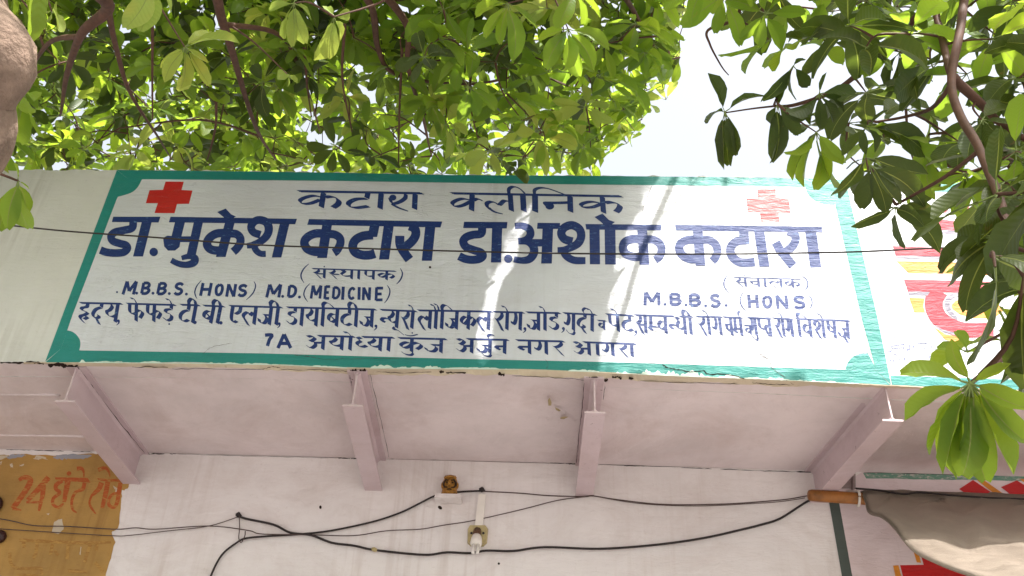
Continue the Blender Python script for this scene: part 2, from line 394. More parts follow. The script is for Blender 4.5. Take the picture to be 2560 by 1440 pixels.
def strip(art, a, b):
    n = 40
    def res(L):
        L = np.array(L, float); d = np.r_[0, np.cumsum(np.hypot(*np.diff(L, axis=0).T))]; d /= d[-1]
        t = np.linspace(0, 1, n); return np.c_[np.interp(t, d, L[:, 0]), np.interp(t, d, L[:, 1])]
    A, Bq = res(a), res(b)
    for i in range(n-1): art.quad(A[i], A[i+1], Bq[i+1], Bq[i])
jag = [(x, pl(BOT, x) - (abs(random.gauss(0, 1.4)) if x > 190 else 0)) for x in np.linspace(114, 2226, 39)]
strip(gb, [(292, 424.9), (820, 431.2), (1100, 437.2), (1560, 440.2), (1930, 444.2), (2113, 448.9)], [(323, 449)]+inner_top+[(2090, 468)])
strip(gb, [(292, 425.5), (240, 564), (180, 724), (113, 904)], [(323, 449)]+lf[::-1][0:]+[(152, 872)])
strip(gb, [(2113, 449), (2195, 800), (2228, 962)], [(2088, 468), (2088, 512), (2155, 800), (2190, 925)])
strip(gb, [(152, 872)]+bo[::-1]+[(2190, 925)], jag)
def fan(art, c, arc):
    A = cr(arc, 4)
    for i in range(len(A)-1): art.poly([c, A[i], A[i+1]])
fan(gb, (318, 446), tlc); fan(gb, (2092, 464), tr); fan(gb, (2196, 932), brc); fan(gb, (148, 884), blc)
gb.build('border', M['teal'], SIGN)
def xpoly(reg, pts, m, name, lift=.001):
    a = ZArt(0, lift, reg); a.poly(pts); return a.build(name, m, SIGN)
xpoly('A', [(935, 135), (1118, 137), (1095, 220), (1205, 225), (1170, 358), (1050, 360), (1025, 452), (825, 450), (858, 352), (738, 352), (775, 222), (910, 218)], M['red'], 'cross')['label'] = 'bright red cross'
xpoly('D', [(1335, 133), (1515, 130), (1520, 218), (1648, 225), (1665, 368), (1545, 365), (1555, 462), (1370, 458), (1360, 362), (1238, 362), (1225, 225), (1340, 222)], M['redworn'], 'cross')['label'] = 'worn faded red cross'
LF = .0009
def letters(reg, fn, label=None, m='navy', par=None, Y=0, lift=LF):
    a = ZArt(Y, lift, reg); fn(a); o = a.build('lettering', M[m], par or SIGN)
    if label: o['label'] = label
    return o
def ka(a, st, lp, rt, ws=98, wl=86, wr=82):
    a.stem(*st, ws); a.ribbon(lp, wl); a.ribbon(rt, wr)
# ---- the large bold line
def w1(a):
    a.poly([(412, 487), (885, 487), (865, 545), (398, 540)])
    a.ribbon([(612, 535), (600, 600), (520, 622), (430, 642), (390, 683), (410, 730), (480, 755), (538, 772), (553, 805), (515, 842), (430, 850), (345, 842), (283, 820)], 78)
    a.stem(747, 540, 660, 885, 100); a.disc((817, 840), 43)
def w2(a):
    a.poly([(985, 487), (2250, 508), (2232, 562), (968, 543)])
    a.stem(1080, 540, 1040, 700, 100)
    a.poly([(912, 715), (925, 690), (955, 676), (1090, 690), (1075, 790), (1030, 826), (960, 826), (922, 785)])
    a.ribbon([(1040, 712), (1230, 712)], 58); a.stem(1264, 540, 1190, 880, 92)
    a.ribbon([(1095, 900), (1180, 882), (1228, 905), (1215, 948), (1140, 968), (1060, 955), (992, 922)], [44, 60, 78, 78, 64, 60, 56])
    ka(a, (1577, 550, 1487, 890), [(1565, 652), (1450, 655), (1375, 700), (1350, 762), (1385, 812), (1460, 826), (1512, 815)], [(1560, 655), (1640, 660), (1682, 700), (1680, 755), (1645, 808), (1612, 838)])
    a.poly([(1452, 440), (1537, 405), (1590, 462), (1640, 485), (1565, 525), (1520, 495)])
    a.ribbon([(1885, 668), (1815, 642), (1790, 588), (1825, 535), (1880, 520), (1945, 545), (1968, 610), (1945, 680), (1880, 738), (1800, 770), (1748, 778)], [78, 78, 78, 78, 80, 84, 84, 80, 74, 62, 54])
    a.ribbon([(1815, 760), (1840, 822), (1885, 856), (1938, 858)], [66, 66, 62, 62]); a.stem(2127, 555, 2045, 895, 96)
def w3(a):
    a.poly([(290, 430), (1623, 455), (1605, 515), (272, 488)])
    ka(a, (472, 480, 420, 820), [(465, 578), (355, 575), (275, 612), (243, 665), (272, 728), (350, 758), (425, 752)], [(465, 580), (545, 585), (598, 622), (602, 680), (568, 745), (538, 768)])
    a.stem(947, 495, 922, 610, 98); a.ribbon([(930, 590), (830, 600), (755, 640), (727, 702), (752, 762), (822, 790), (895, 790), (950, 775)], 90)
    a.stem(1087, 500, 1040, 835, 100)
    a.ribbon([(1295, 500), (1345, 525), (1358, 580), (1330, 640), (1270, 695), (1215, 722)], 90); a.ribbon([(1198, 598), (1200, 680), (1232, 750), (1294, 836)], 92)
    a.stem(1502, 510, 1468, 848, 102)
def w4(a):
    a.poly([(240, 457), (675, 460), (668, 525), (232, 520)])
    a.ribbon([(420, 510), (412, 575), (330, 588), (262, 612), (232, 655), (262, 710), (340, 742), (408, 765), (428, 800), (390, 830), (310, 838), (245, 826), (190, 800)], 82)
    a.stem(572, 515, 560, 865, 102); a.disc((683, 827), 43)
def w5(a):
    a.ribbon([(748, 500), (820, 497), (890, 530), (903, 590), (855, 640), (782, 650)], [62, 66, 78, 80, 70, 62])
    a.ribbon([(785, 655), (870, 655), (930, 700), (938, 770), (895, 830), (820, 845), (738, 832)], [60, 70, 84, 86, 80, 66, 62])
    a.ribbon([(915, 668), (1075, 668)], 74); a.poly([(975, 468), (1200, 470), (1200, 530), (970, 528)]); a.stem(1078, 525, 1065, 875, 106)
    a.ribbon([(1325, 655), (1245, 630), (1212, 572), (1245, 515), (1320, 492), (1392, 530), (1412, 600), (1382, 670), (1310, 715), (1240, 738), (1175, 742)], [84]*8+[76, 66, 60])
    a.ribbon([(1225, 735), (1265, 800), (1340, 842), (1455, 846)], [74, 78, 74, 70])
    a.poly([(1455, 480), (2215, 487), (2210, 545), (1462, 535)]); a.stem(1545, 530, 1550, 883, 102); a.stem(1700, 530, 1705, 885, 108)
    a.poly([(1545, 410), (1625, 375), (1690, 440), (1750, 460), (1690, 505), (1640, 490), (1610, 460)])
    ka(a, (2022, 540, 2045, 888), [(2015, 632), (1925, 630), (1852, 660), (1830, 715), (1855, 775), (1930, 806), (2020, 806)], [(2030, 638), (2130, 636), (2200, 682), (2215, 750), (2192, 808), (2150, 838)])
def w6(a):
    a.poly([(510, 487), (1980, 507), (1982, 565), (520, 545)])
    ka(a, (737, 540, 765, 898), [(735, 638), (640, 640), (572, 672), (552, 725), (582, 790), (660, 830), (745, 830)], [(760, 640), (850, 640), (915, 685), (935, 750), (915, 815), (882, 850)])
    a.stem(1197, 545, 1207, 680, 96); a.ribbon([(1225, 640), (1135, 652), (1080, 692), (1063, 750), (1092, 818), (1160, 862), (1240, 866), (1308, 860)], 88)
    a.stem(1352, 550, 1405, 908, 102)
    a.ribbon([(1640, 550), (1705, 585), (1715, 640), (1690, 695), (1640, 742), (1590, 765)], 86); a.ribbon([(1518, 662), (1560, 740), (1612, 802), (1690, 898)], 88)
    a.stem(1867, 555, 1918, 915, 112)
big = 'large bold navy lettering in the main line'
for reg, f in (('A', w1), ('A', w2), ('B', w3), ('C', w4), ('C', w5), ('D', w6)): letters(reg, f, big)
# ---- the clinic name above, brush lettering with a slanted flat brush
NV = (54, 24)
def n1(a):
    N = lambda p, v=NV: a.nib(p, v, 6, 11)
    N([(188, 152), (1422, 173)]); N([(436, 165), (413, 312)]); N([(405, 208), (330, 197), (240, 220), (198, 250), (232, 278), (310, 272), (400, 238)], (40, 22))
    N([(445, 212), (525, 206), (585, 240), (580, 280), (530, 316)], (56, 26)); N([(880, 165), (868, 222)], (50, 22))
    N([(865, 228), (770, 230), (695, 262), (690, 300), (760, 318), (885, 302)], (50, 24)); N([(1012, 170), (1000, 326)])
    a.disc((1128, 216), 36, 14, 30); N([(1100, 225), (1125, 275), (1190, 262), (1250, 222), (1258, 180)], (40, 22)); a.ribbon([(1115, 275), (1180, 315), (1282, 352)], [26, 18, 9]); N([(1352, 178), (1345, 330)])
def n2(a):
    N = lambda p, v=NV: a.nib(p, v, 6, 11)
    N([(118, 173), (1815, 203)]); N([(322, 180), (315, 345)]); N([(300, 240), (225, 227), (150, 250), (122, 280), (160, 306), (232, 292), (305, 255)], (40, 22)); N([(335, 245), (375, 228), (425, 248)], (34, 22))
    N([(680, 252), (640, 248), (592, 288), (555, 268), (510, 256), (468, 275), (478, 318), (530, 352)], (42, 22)); a.ribbon([(490, 320), (545, 358), (628, 380)], [24, 16, 8])
    N([(702, 185), (714, 348)]); N([(828, 185), (838, 352)], (60, 24)); N([(850, 178), (800, 128), (735, 106), (690, 130), (690, 182)], (36, 18))
    N([(950, 190), (952, 358)], (60, 24)); N([(948, 195), (946, 142), (1000, 118), (1080, 126), (1180, 160), (1262, 192)], (34, 18))
    N([(1290, 265), (1180, 268), (1100, 268), (1055, 270), (1050, 290), (1085, 322)], (38, 26)); a.disc((1098, 302), 44, 14, 34); N([(1300, 200), (1305, 358)], (58, 24))
    N([(1622, 205), (1636, 368)], (56, 26)); N([(1610, 272), (1520, 257), (1440, 270), (1408, 294), (1442, 314), (1530, 310), (1615, 278)], (40, 22)); N([(1645, 268), (1725, 262), (1795, 290), (1790, 330), (1760, 360)], (58, 28))
for reg, f in (('B', n1), ('C', n2)): letters(reg, f, 'navy clinic name in brush lettering at the top')

# ---- small lettering: a brush alphabet in letter-height units (0 headline, 100 foot)
DV = {
 'k': (92, 48, [[(48, 0), (48, 100)], [(48, 40), (30, 30), (13, 42), (9, 57), (20, 71), (34, 66), (48, 46)], [(48, 42), (66, 32), (82, 45), (80, 62), (67, 80)]]),
 'k-': (74, 48, [[(48, 0), (48, 100)], [(48, 40), (30, 30), (13, 42), (9, 57), (20, 71), (34, 66), (48, 46)], [(48, 42), (60, 34), (72, 44)]]),
 'T': (64, 45, [[(45, 0), (45, 28)], [(45, 30), (24, 36), (9, 56), (14, 82), (36, 92), (56, 82)]]),
 'A': (36, 17, [[(17, 0), (17, 100)]]),
 'r': (54, 40, [[(40, 0), (44, 18), (35, 36), (20, 46), (13, 38)], [(14, 40), (30, 66), (50, 108)]]),
 'l': (84, 68, [[(68, 42), (56, 34), (44, 52)], [(46, 52), (31, 33), (14, 42), (9, 57), (22, 78), (42, 108)], [(68, 0), (68, 100)]]),
 'n': (66, 50, [[(50, 48), (18, 48)], [(18, 48), (9, 60), (18, 70), (26, 62)], [(50, 0), (50, 100)]]),
 'n-': (44, 30, [[(44, 48), (18, 48)], [(18, 48), (9, 60), (18, 70), (26, 62)]]),
 'D': (62, 42, [[(42, 0), (42, 22)], [(42, 25), (18, 29), (14, 44), (34, 51), (48, 64), (44, 84), (24, 92), (6, 76)]]),
 'm': (78, 62, [[(18, 0), (16, 62)], [(16, 62), (62, 62)], [(16, 60), (6, 72), (14, 82), (22, 72)], [(62, 0), (62, 100)]]),
 'm-': (54, 40, [[(18, 0), (16, 62)], [(16, 62), (54, 62)], [(16, 60), (6, 72), (14, 82), (22, 72)]]),
 'S': (86, 68, [[(28, 44), (13, 30), (18, 12), (34, 6), (46, 22), (38, 46), (14, 60)], [(18, 58), (30, 80), (46, 106)], [(68, 0), (68, 100)]]),
 'a': (96, 74, [[(8, 8), (26, 3), (39, 16), (30, 34), (18, 40)], [(18, 40), (38, 46), (43, 70), (26, 92), (5, 72)], [(38, 52), (74, 50)], [(74, 0), (74, 100)]]),
 's': (78, 60, [[(28, 0), (32, 20), (20, 40), (8, 44)], [(10, 44), (24, 64), (44, 106)], [(22, 54), (60, 54)], [(60, 0), (60, 100)]]),
 's-': (56, 30, [[(28, 0), (32, 20), (20, 40), (8, 44)], [(10, 44), (24, 64), (44, 106)], [(22, 54), (56, 54)]]),
 'th': (80, 62, [[(10, 14), (20, 5), (29, 16), (18, 36), (11, 52), (28, 72), (62, 66)], [(62, 0), (62, 100)]]),
 'p': (72, 54, [[(16, 0), (16, 48), (30, 66), (54, 62)], [(54, 0), (54, 100)]]),
 'sh': (76, 56, [[(16, 0), (16, 48), (30, 66), (56, 62)], [(16, 16), (52, 56)], [(56, 0), (56, 100)]]),
 'h': (60, 36, [[(36, 0), (34, 20), (14, 26), (11, 38), (28, 44), (42, 52), (30, 64), (14, 70), (11, 82), (34, 108)], [(24, 68), (46, 76), (30, 88)]]),
 'd': (62, 42, [[(42, 0), (42, 20)], [(42, 22), (18, 34), (8, 60), (20, 80), (38, 76), (36, 64)], [(26, 80), (46, 114)]]),
 'y': (74, 56, [[(20, 0), (31, 16), (22, 36), (9, 44), (18, 64), (40, 72), (56, 64)], [(56, 0), (56, 100)]]),
 'y-': (60, 44, [[(20, 0), (31, 16), (22, 36), (9, 44), (18, 64), (40, 72), (56, 64)]]),
 'ph': (94, 48, [[(14, 0), (14, 44), (28, 60), (48, 54)], [(48, 0), (48, 100)], [(48, 44), (66, 36), (82, 52), (68, 82)]]),
 'b': (72, 54, [[(54, 40), (30, 30), (13, 44), (14, 66), (32, 76), (54, 62)], [(22, 42), (46, 68)], [(54, 0), (54, 100)]]),
 'v': (72, 54, [[(54, 40), (30, 30), (13, 44), (14, 66), (32, 76), (54, 62)], [(54, 0), (54, 100)]]),
 'b-': (72, 54, [[(54, 40), (30, 30), (13, 44), (14, 66), (32, 76), (54, 62)], [(54, 0), (54, 100)]]),
 'e': (66, 16, [[(16, 0), (15, 66), (28, 92), (46, 84)], [(56, 0), (54, 28), (40, 42), (30, 44)]]),
 'j': (80, 62, [[(62, 46), (28, 45)], [(34, 46), (46, 66), (36, 92), (14, 88), (7, 68)], [(62, 0), (62, 100)]]),
 'jn': (84, 66, [[(66, 46), (28, 45)], [(34, 46), (48, 66), (38, 92), (14, 86), (7, 66)], [(40, 90), (60, 126)], [(66, 0), (66, 100)]]),
 'g': (66, 50, [[(22, 0), (27, 28), (22, 58), (11, 68), (9, 54)], [(50, 0), (50, 100)]]),
 'c': (72, 54, [[(8, 40), (54, 40)], [(16, 42), (19, 64), (34, 76), (54, 66)], [(54, 0), (54, 100)]]),
 'dh': (76, 58, [[(22, 6), (10, 14), (22, 28), (12, 44), (14, 64), (34, 72), (58, 62)], [(58, 0), (58, 100)]]),
 'dh-': (50, 30, [[(24, 4), (10, 14), (24, 30), (10, 46), (14, 66), (34, 74), (50, 64)]]),
 'gh': (72, 54, [[(24, 0), (12, 14), (26, 34), (13, 44), (14, 62), (30, 72), (54, 62)], [(54, 0), (54, 100)]]),
 't-': (64, 46, [[(46, 42), (24, 42), (11, 56), (20, 76), (32, 100)], [(46, 0), (46, 100)]]),
 'p-': (50, 40, [[(16, 0), (16, 44), (30, 60), (46, 56)]]),
 'i': (34, 15, [[(15, 0), (15, 100)], [(15, 0), (11, -20), (24, -33), (46, -24), (70, -2)]]),
 'I': (36, 17, [[(17, 0), (17, 100)], [(17, 0), (4, -28), (-14, -36), (-25, -20), (-20, 0)]]),
}
MARKS = {'E': [[(-30, -32), (-12, -28), (2, 0)]], 'EE': [[(-34, -32), (-16, -28), (-4, 0)], [(-14, -36), (4, -30), (14, 0)]], 'R': [[(0, 0), (-12, -20), (0, -36), (18, -30)]],
         'U': [[(0, 98), (6, 110), (-2, 124), (-22, 118), (-36, 100)]], 'UU': [[(-10, 98), (-20, 110), (8, 114), (48, 142)]]}
def word(a, toks, h0, h1, vec, nv, vec1=None, mn=7, head=None, bar=True):
    """toks laid between headline ends h0 and h1; vec runs from headline to foot"""
    vec1 = vec1 or vec
    wt = sum(DV[t][0] for t in toks if t in DV)
    def P(x, y):
        u = x/wt; v = y/100
        return (h0[0]+(h1[0]-h0[0])*u + (vec[0]*(1-u)+vec1[0]*u)*v, h0[1]+(h1[1]-h0[1])*u + (vec[1]*(1-u)+vec1[1]*u)*v)
    x = 0; stem = 0; opens = []
    for t in toks:
        if t in DV:
            w, sx, st = DV[t]; 
            for s in st: a.nib([P(x+q[0], q[1]) for q in s], nv, 5, mn)
            if t == 'a' : opens.append((x, x+52))
            if t in ('dh', 'dh-'): opens.append((x-4, x+30))
            stem = x+sx; x += w
        elif t in MARKS:
            for s in MARKS[t]: a.nib([P(stem+q[0], q[1]) for q in s], (nv[0]*.62, nv[1]*.9), 5, mn*1.1)
        elif t == 'M': a.disc(P(stem-2, -26), abs(nv[0])*.27)
        elif t == 'MM': a.disc(P(stem, -40), abs(nv[0])*.22); a.nib([P(stem-26, -26), P(stem-6, -18), P(stem+20, -30)], (nv[0]*.3, nv[1]*.5), 5, mn)
        elif t == '*': a.disc(P(stem-4, 112), abs(nv[0])*.26)
    if bar:
        segs = []; s = 0
        for o in opens:
            if o[0] > s+5: segs.append((s, o[0]))
            s = o[1]
        segs.append((s, wt))
        for q in segs: a.nib([P(q[0], 0), P(q[1], 0)], nv, 2, mn)
def comma(a, x, y, s=1): a.disc((x, y), 20*s, 10); a.ribbon([(x+8*s, y), (x+4*s, y+30*s), (x-26*s, y+58*s)], [26*s, 18*s, 6*s])
SN = (46, 27)
def row(reg, items, label, nv=SN, m='navy'):
    for it in items:
        def f(a, it=it):
            if it[0] == ',': comma(a, it[1], it[2])
            elif it[0] == '.': a.disc((it[1], it[2]), it[3] if len(it) > 3 else 24, 10)
            else: word(a, it[0].split(), it[1], it[2], it[3], it[5] if len(it) > 5 else nv, it[4] if len(it) > 4 and it[4] else None)
        if it[0] in ',.':
            a = ZArt(0, LF, reg); f(a); a.build('punctuation', M[m], SIGN)
        else: letters(reg, f, label, m)
L6 = 'navy line listing treatments in small Hindi letters'; L7 = 'navy address line in small Hindi letters'
row('E', [('h d y', (110, 572), (665, 583), (-40, 245)), (',', 618, 812), ('ph E ph D E *', (735, 582), (1378, 600), (0, 228), (-20, 228)), ('T I', (1452, 597), (1700, 604), (-45, 238)), ('.', 1640, 832),
          ('b I', (1755, 608), (2030, 620), (-45, 228)), ('.', 1985, 838), ('e l j R I', (2105, 612), (2800, 632), (-30, 235))], L6)
row('F', [(',', 415, 850), ('D A y i b T I j', (525, 632), (1705, 660), (-22, 240), (-14, 235)), (',', 1705, 880), ('n- y UU r A E', (1770, 664), (2245, 684), (-20, 228)),
          ('l A EE i j k l', (2270, 672), (3252, 688), (-15, 240), (-10, 240))], L6)
row('G', [('r A E g', (930, 690), (1330, 702), (-8, 232)), (',', 1345, 915), ('j A E D', (1372, 698), (1815, 708), (0, 235)), (',', 1858, 912)], L6)
row('H', [('g U d R A E', (50, 708), (480, 730), (-2, 222)), ('v', (505, 806), (612, 812), (5, 120), None, (32, 20)), ('p E T', (620, 724), (975, 742), (20, 222)), (',', 1012, 955),
          ('s m- b- n- dh I', (1005, 735), (1770, 758), (14, 236), (22, 236))], L6)
row('I', [('r A E g', (5, 592), (345, 602), (28, 240)), ('c m R', (370, 602), (612, 612), (28, 240)), ('v', (645, 712), (745, 716), (15, 120), None, (30, 20)), ('g U p- t-', (695, 610), (1000, 620), (32, 238)),
          ('r A E g', (1030, 615), (1290, 630), (30, 236)), ('i v S E sh jn', (1332, 625), (2050, 652), (30, 238), (20, 236))], L6, (44, 26))
SN2 = (48, 28)
row('F', [('a y A E dh- y A', (770, 1008), (1945, 1036), (-12, 178), (-14, 178)), ('k U MM j', (2010, 1040), (2645, 1056), (-8, 180))], L7, SN2)
row('G', [('a j U R n', (425, 1050), (1125, 1066), (-6, 182)), ('n g r', (1235, 1070), (1865, 1086), (4, 175))], L7, SN2)
row('H', [('a A g r A', (165, 1090), (1010, 1122), (10, 168))], L7, SN2)
row('F', [('s M s- th A p k', (860, 115), (1970, 150), (-6, 122), (-6, 118))], 'small navy bracketed word under the first name', (36, 19))
row('I', [('s M c A l k', (505, 72), (1392, 96), (14, 118))], 'small bracketed word under the second name', (34, 15))
# ---- Latin capitals
LT = {'M': [[(0, 100), (4, 0)], [(6, 0), (50, 74)], [(50, 74), (94, 0)], [(96, 0), (100, 100)]], 'B': [[(8, 0), (8, 100)], [(8, 2), (60, 2), (84, 22), (60, 46), (8, 48)], [(60, 48), (94, 70), (64, 98), (8, 98)]],
      'S': [[(92, 16), (60, 1), (20, 8), (10, 30), (40, 47), (76, 56), (90, 76), (66, 97), (30, 98), (4, 84)]], 'H': [[(8, 0), (8, 100)], [(92, 0), (92, 100)], [(8, 50), (92, 50)]],
      'O': [[(50, 2), (14, 22), (8, 52), (22, 88), (50, 98), (80, 86), (94, 50), (84, 16), (50, 2)]], 'N': [[(8, 100), (8, 0)], [(8, 2), (92, 98)], [(92, 100), (92, 0)]],
      'D': [[(8, 0), (8, 100)], [(8, 3), (52, 4), (88, 26), (90, 66), (60, 95), (8, 97)]], 'E': [[(10, 0), (10, 100)], [(10, 5), (95, 5)], [(10, 50), (80, 50)], [(10, 95), (95, 95)]],
      'I': [[(50, 0), (50, 100)]], 'C': [[(92, 20), (60, 2), (20, 18), (6, 52), (20, 86), (56, 98), (90, 84)]], 'A': [[(4, 100), (48, 0)], [(48, 0), (96, 100)], [(22, 66), (80, 66)]],
      '7': [[(2, 6), (94, 6), (60, 46), (34, 100)]], 'Y': [[(4, 0), (50, 48)], [(96, 0), (50, 50), (36, 108)]], '9': [[(88, 40), (50, 52), (14, 30), (40, 2), (84, 14), (86, 52), (60, 100)]],
      '6': [[(84, 4), (34, 34), (10, 74), (46, 98), (86, 76), (58, 50), (18, 66)]], '3': [[(8, 8), (70, 4), (80, 30), (40, 46), (86, 66), (60, 98), (6, 90)]], '5': [[(88, 4), (20, 4), (18, 44), (70, 44), (86, 76), (50, 98), (8, 90)]],
      '8': [[(50, 48), (16, 24), (50, 2), (82, 24), (50, 48), (12, 76), (50, 98), (88, 76), (50, 48)]], '1': [[(20, 20), (54, 0), (54, 100)]], '2': [[(10, 20), (46, 2), (86, 24), (60, 56), (6, 98), (94, 96)]], '4': [[(62, 100), (62, 0), (6, 66), (94, 66)]]}
def cap(a, ch, x, w, y0, y1, sh=0, sw=40):
    for s in LT[ch]:
        c = ch in 'BDSOC79635828'
        pts = [(x+sw*.42+(w-sw*.84)*p[0]/100 + sh*(1-p[1]/100), (y0+sw*.38*(c))+(y1-y0-sw*.76*(c))*p[1]/100) for p in s]
        a.ribbon(pts, sw, 5 if len(pts) > 2 else 1)
def caps(reg, items, label, sw=40, parens=(), m='navy'):
    def f(a):
        for it in items:
            if it[0] == '.': a.disc((it[1], it[2]), it[3] if len(it) > 3 else 20, 10)
            else: cap(a, *it, **({'sw': sw} if len(it) < 7 else {}))
        for p in parens: a.ribbon(p, [6, 16, 18, 16, 6])
    letters(reg, f, label, m)
caps('E', [('M', 662, 172, 285, 460, 50), ('.', 862, 442), ('B', 902, 140, 290, 463, 30), ('.', 1080, 443), ('B', 1115, 145, 295, 468, 30), ('.', 1297, 448), ('S', 1342, 140, 298, 472, 28), ('.', 1525, 455)], 'navy degree letters under the first name')
caps('E', [('H', 1686, 165, 306, 478, 35), ('O', 1888, 128, 310, 482, 20), ('N', 2036, 145, 320, 490, 28), ('S', 2195, 140, 322, 492, 22)], 'navy bracketed HONS under the first name', 40,
     ([(1725, 272), (1665, 345), (1638, 420), (1645, 470), (1667, 517)], [(2425, 285), (2448, 340), (2425, 420), (2380, 480), (2322, 532)]))
caps('F', [('M', 232, 195, 326, 500, 34), ('.', 462, 485), ('D', 512, 138, 330, 505, 18), ('.', 686, 494)], 'navy M.D. letters')
caps('F', [('M', 825, 148, 340, 515, 22, 36), ('E', 1000, 100, 346, 520, 14, 36), ('D', 1112, 120, 350, 525, 12, 36), ('I', 1238, 46, 355, 530, 10, 40), ('C', 1322, 112, 358, 532, 10, 36), ('I', 1456, 46, 360, 530, 4, 40), ('N', 1512, 128, 364, 535, 8, 38), ('E', 1680, 135, 366, 540, 8, 38)],
     'navy bracketed MEDICINE', 38, ([(826, 313), (770, 375), (745, 450), (760, 505), (797, 556)], [(1855, 335), (1888, 390), (1888, 450), (1860, 520), (1818, 576)]))
caps('H', [('M', 1115, 225, 432, 605, 0, 44), ('.', 1400, 590), ('B', 1452, 182, 437, 612, -4, 44), ('.', 1680, 600), ('B', 1712, 182, 446, 622, -4, 44), ('.', 1942, 612), ('S', 1998, 158, 452, 636, -8, 44), ('.', 2215, 606)], 'degree letters under the second name')
caps('I', [('H', 690, 160, 303, 480, -16, 42), ('O', 878, 150, 306, 487, -6, 42), ('N', 1066, 182, 310, 490, -20, 42), ('S', 1296, 180, 314, 496, -10, 42)], 'bracketed HONS under the second name', 42,
     ([(626, 275), (592, 340), (592, 400), (615, 460), (668, 525)], [(1476, 282), (1530, 340), (1548, 400), (1540, 450), (1500, 525)]))
caps('F', [('7', 205, 140, 975, 1165, 0, 46), ('A', 372, 225, 990, 1175, 0, 46)], 'navy house number 7A')
for reg, p in (('F', [(812, 50), (745, 115), (708, 190), (715, 250), (748, 305)]), ('F', [(2030, 110), (2058, 170), (2048, 230), (2020, 280), (1980, 322)]), ('I', [(428, 25), (388, 90), (372, 150), (385, 210), (440, 275)]), ('I', [(1410, 45), (1475, 105), (1492, 160), (1480, 210), (1445, 252)])):
    a = ZArt(0, LF, reg); a.ribbon(p, [6, 18, 20, 18, 6]); a.build('bracket', M['navy'], SIGN)
a = ZArt(0, LF, 'E'); a.disc((600, 428), 14, 8); a.build('punctuation', M['navy'], SIGN)

# ---------------------------------------------------------------- neighbour's sign on the right end of the parapet
NS = empty('shop_sign', (1.9, 0, Z0)); tag(NS, 'red and amber hand-painted shop sign half hidden by leaves, right of the clinic sign', 'sign')
a = Art(0, .0004); a.poly([(2121, 470), (2560, 480), (2900, 490), (2990, 970), (2234, 940)]); a.build('painted_ground', M['panel'], NS)
a = Art(0, .0008)
strip(a, [(2113, 450), (2300, 454.5), (2560, 462.5), (2890, 473)], [(2119, 471), (2300, 478), (2560, 486), (2896, 497)]); a.build('border', M['teal'], NS); a = Art(0, .0008)
strip(a, [(2226, 939), (2350, 943), (2560, 950), (2990, 965)], [(2230, 962), (2350, 967.5), (2560, 975), (2995, 991)])
a.build('border', M['teal'], NS)
def nsl(fn, m, reg='T', lift=.0010, name='lettering', label=None):
    a = ZArt(0, lift, reg); fn(a); o = a.build(name, M[m], NS)
    if label: o['label'] = label
def f0(a): a.nib([(1240, 145), (1500, 150)], (14, 13), 2); a.nib([(1290, 150), (1300, 185)], (26, 14)); a.nib([(1380, 150), (1385, 230)], (26, 14))
def f(a):
    a.nib([(465, 114), (840, 122)], (14, 13), 2)
    a.nib([(545, 120), (555, 165), (520, 190), (495, 165)], (26, 14), 6, 8); a.nib([(645, 120), (650, 200), (690, 235), (675, 262), (620, 255), (570, 230)], (26, 12), 6, 7)
    a.nib([(760, 125), (755, 150), (715, 185), (695, 170)], (24, 12), 6, 8); a.ribbon([(705, 180), (780, 232), (852, 280)], [26, 16, 8]); a.nib([(830, 130), (845, 195), (820, 225)], (26, 12), 6, 8)
nsl(f0, 'crimson'); nsl(f, 'crimson', label='thin crimson words at the top')
def red(a):
    a.poly([(402, 262), (560, 265), (700, 290), (1500, 310), (1500, 400), (470, 360), (440, 358)])
    a.poly([(45, 512), (300, 520), (1500, 560), (1500, 650), (620, 612), (72, 602)])
    a.poly([(150, 830), (720, 840), (1500, 868), (1500, 975), (690, 955), (188, 942)])
    a.ribbon([(480, 930), (440, 1010), (440, 1110), (500, 1210), (620, 1280), (760, 1310), (1000, 1300)], [190, 178, 170, 160, 150, 140, 130])
def grey3(a):
    a.poly([(445, 358), (560, 362), (1500, 402), (1500, 432), (560, 396), (468, 392)])
def grey(a):
    a.poly([(72, 602), (640, 614), (1500, 655), (1500, 682), (620, 636), (92, 632)])
def grey2(a):
    a.poly([(188, 942), (400, 945), (372, 982), (196, 980)])
def grey5(a):
    a.ribbon([(720, 965), (610, 985), (560, 1050), (590, 1140), (660, 1200)], [30, 44, 56, 44, 20])
def grey4(a): a.ribbon([(450, 1270), (540, 1320), (680, 1350)], [8, 22, 26])
def amb(a):
    a.poly([(80, 655), (520, 662), (1500, 700), (1500, 810), (520, 775), (195, 770)])
    a.poly([(200, 1002), (345, 1006), (335, 1080), (352, 1142), (248, 1140)])
    a.poly([(640, 1030), (720, 1010), (1000, 1020), (1100, 1120), (1000, 1200), (800, 1195), (680, 1160), (610, 1110), (600, 1070)])
    a.poly([(430, 1275), (540, 1345), (690, 1375), (690, 1440), (540, 1400)])
nsl(amb, 'amber', name='amber_shape', lift=.0008); [nsl(g, 'grey', name='grey_shadow', lift=.0011) for g in (grey, grey2, grey3, grey4, grey5)]; nsl(red, 'crimson', name='red_letter', lift=.0010)
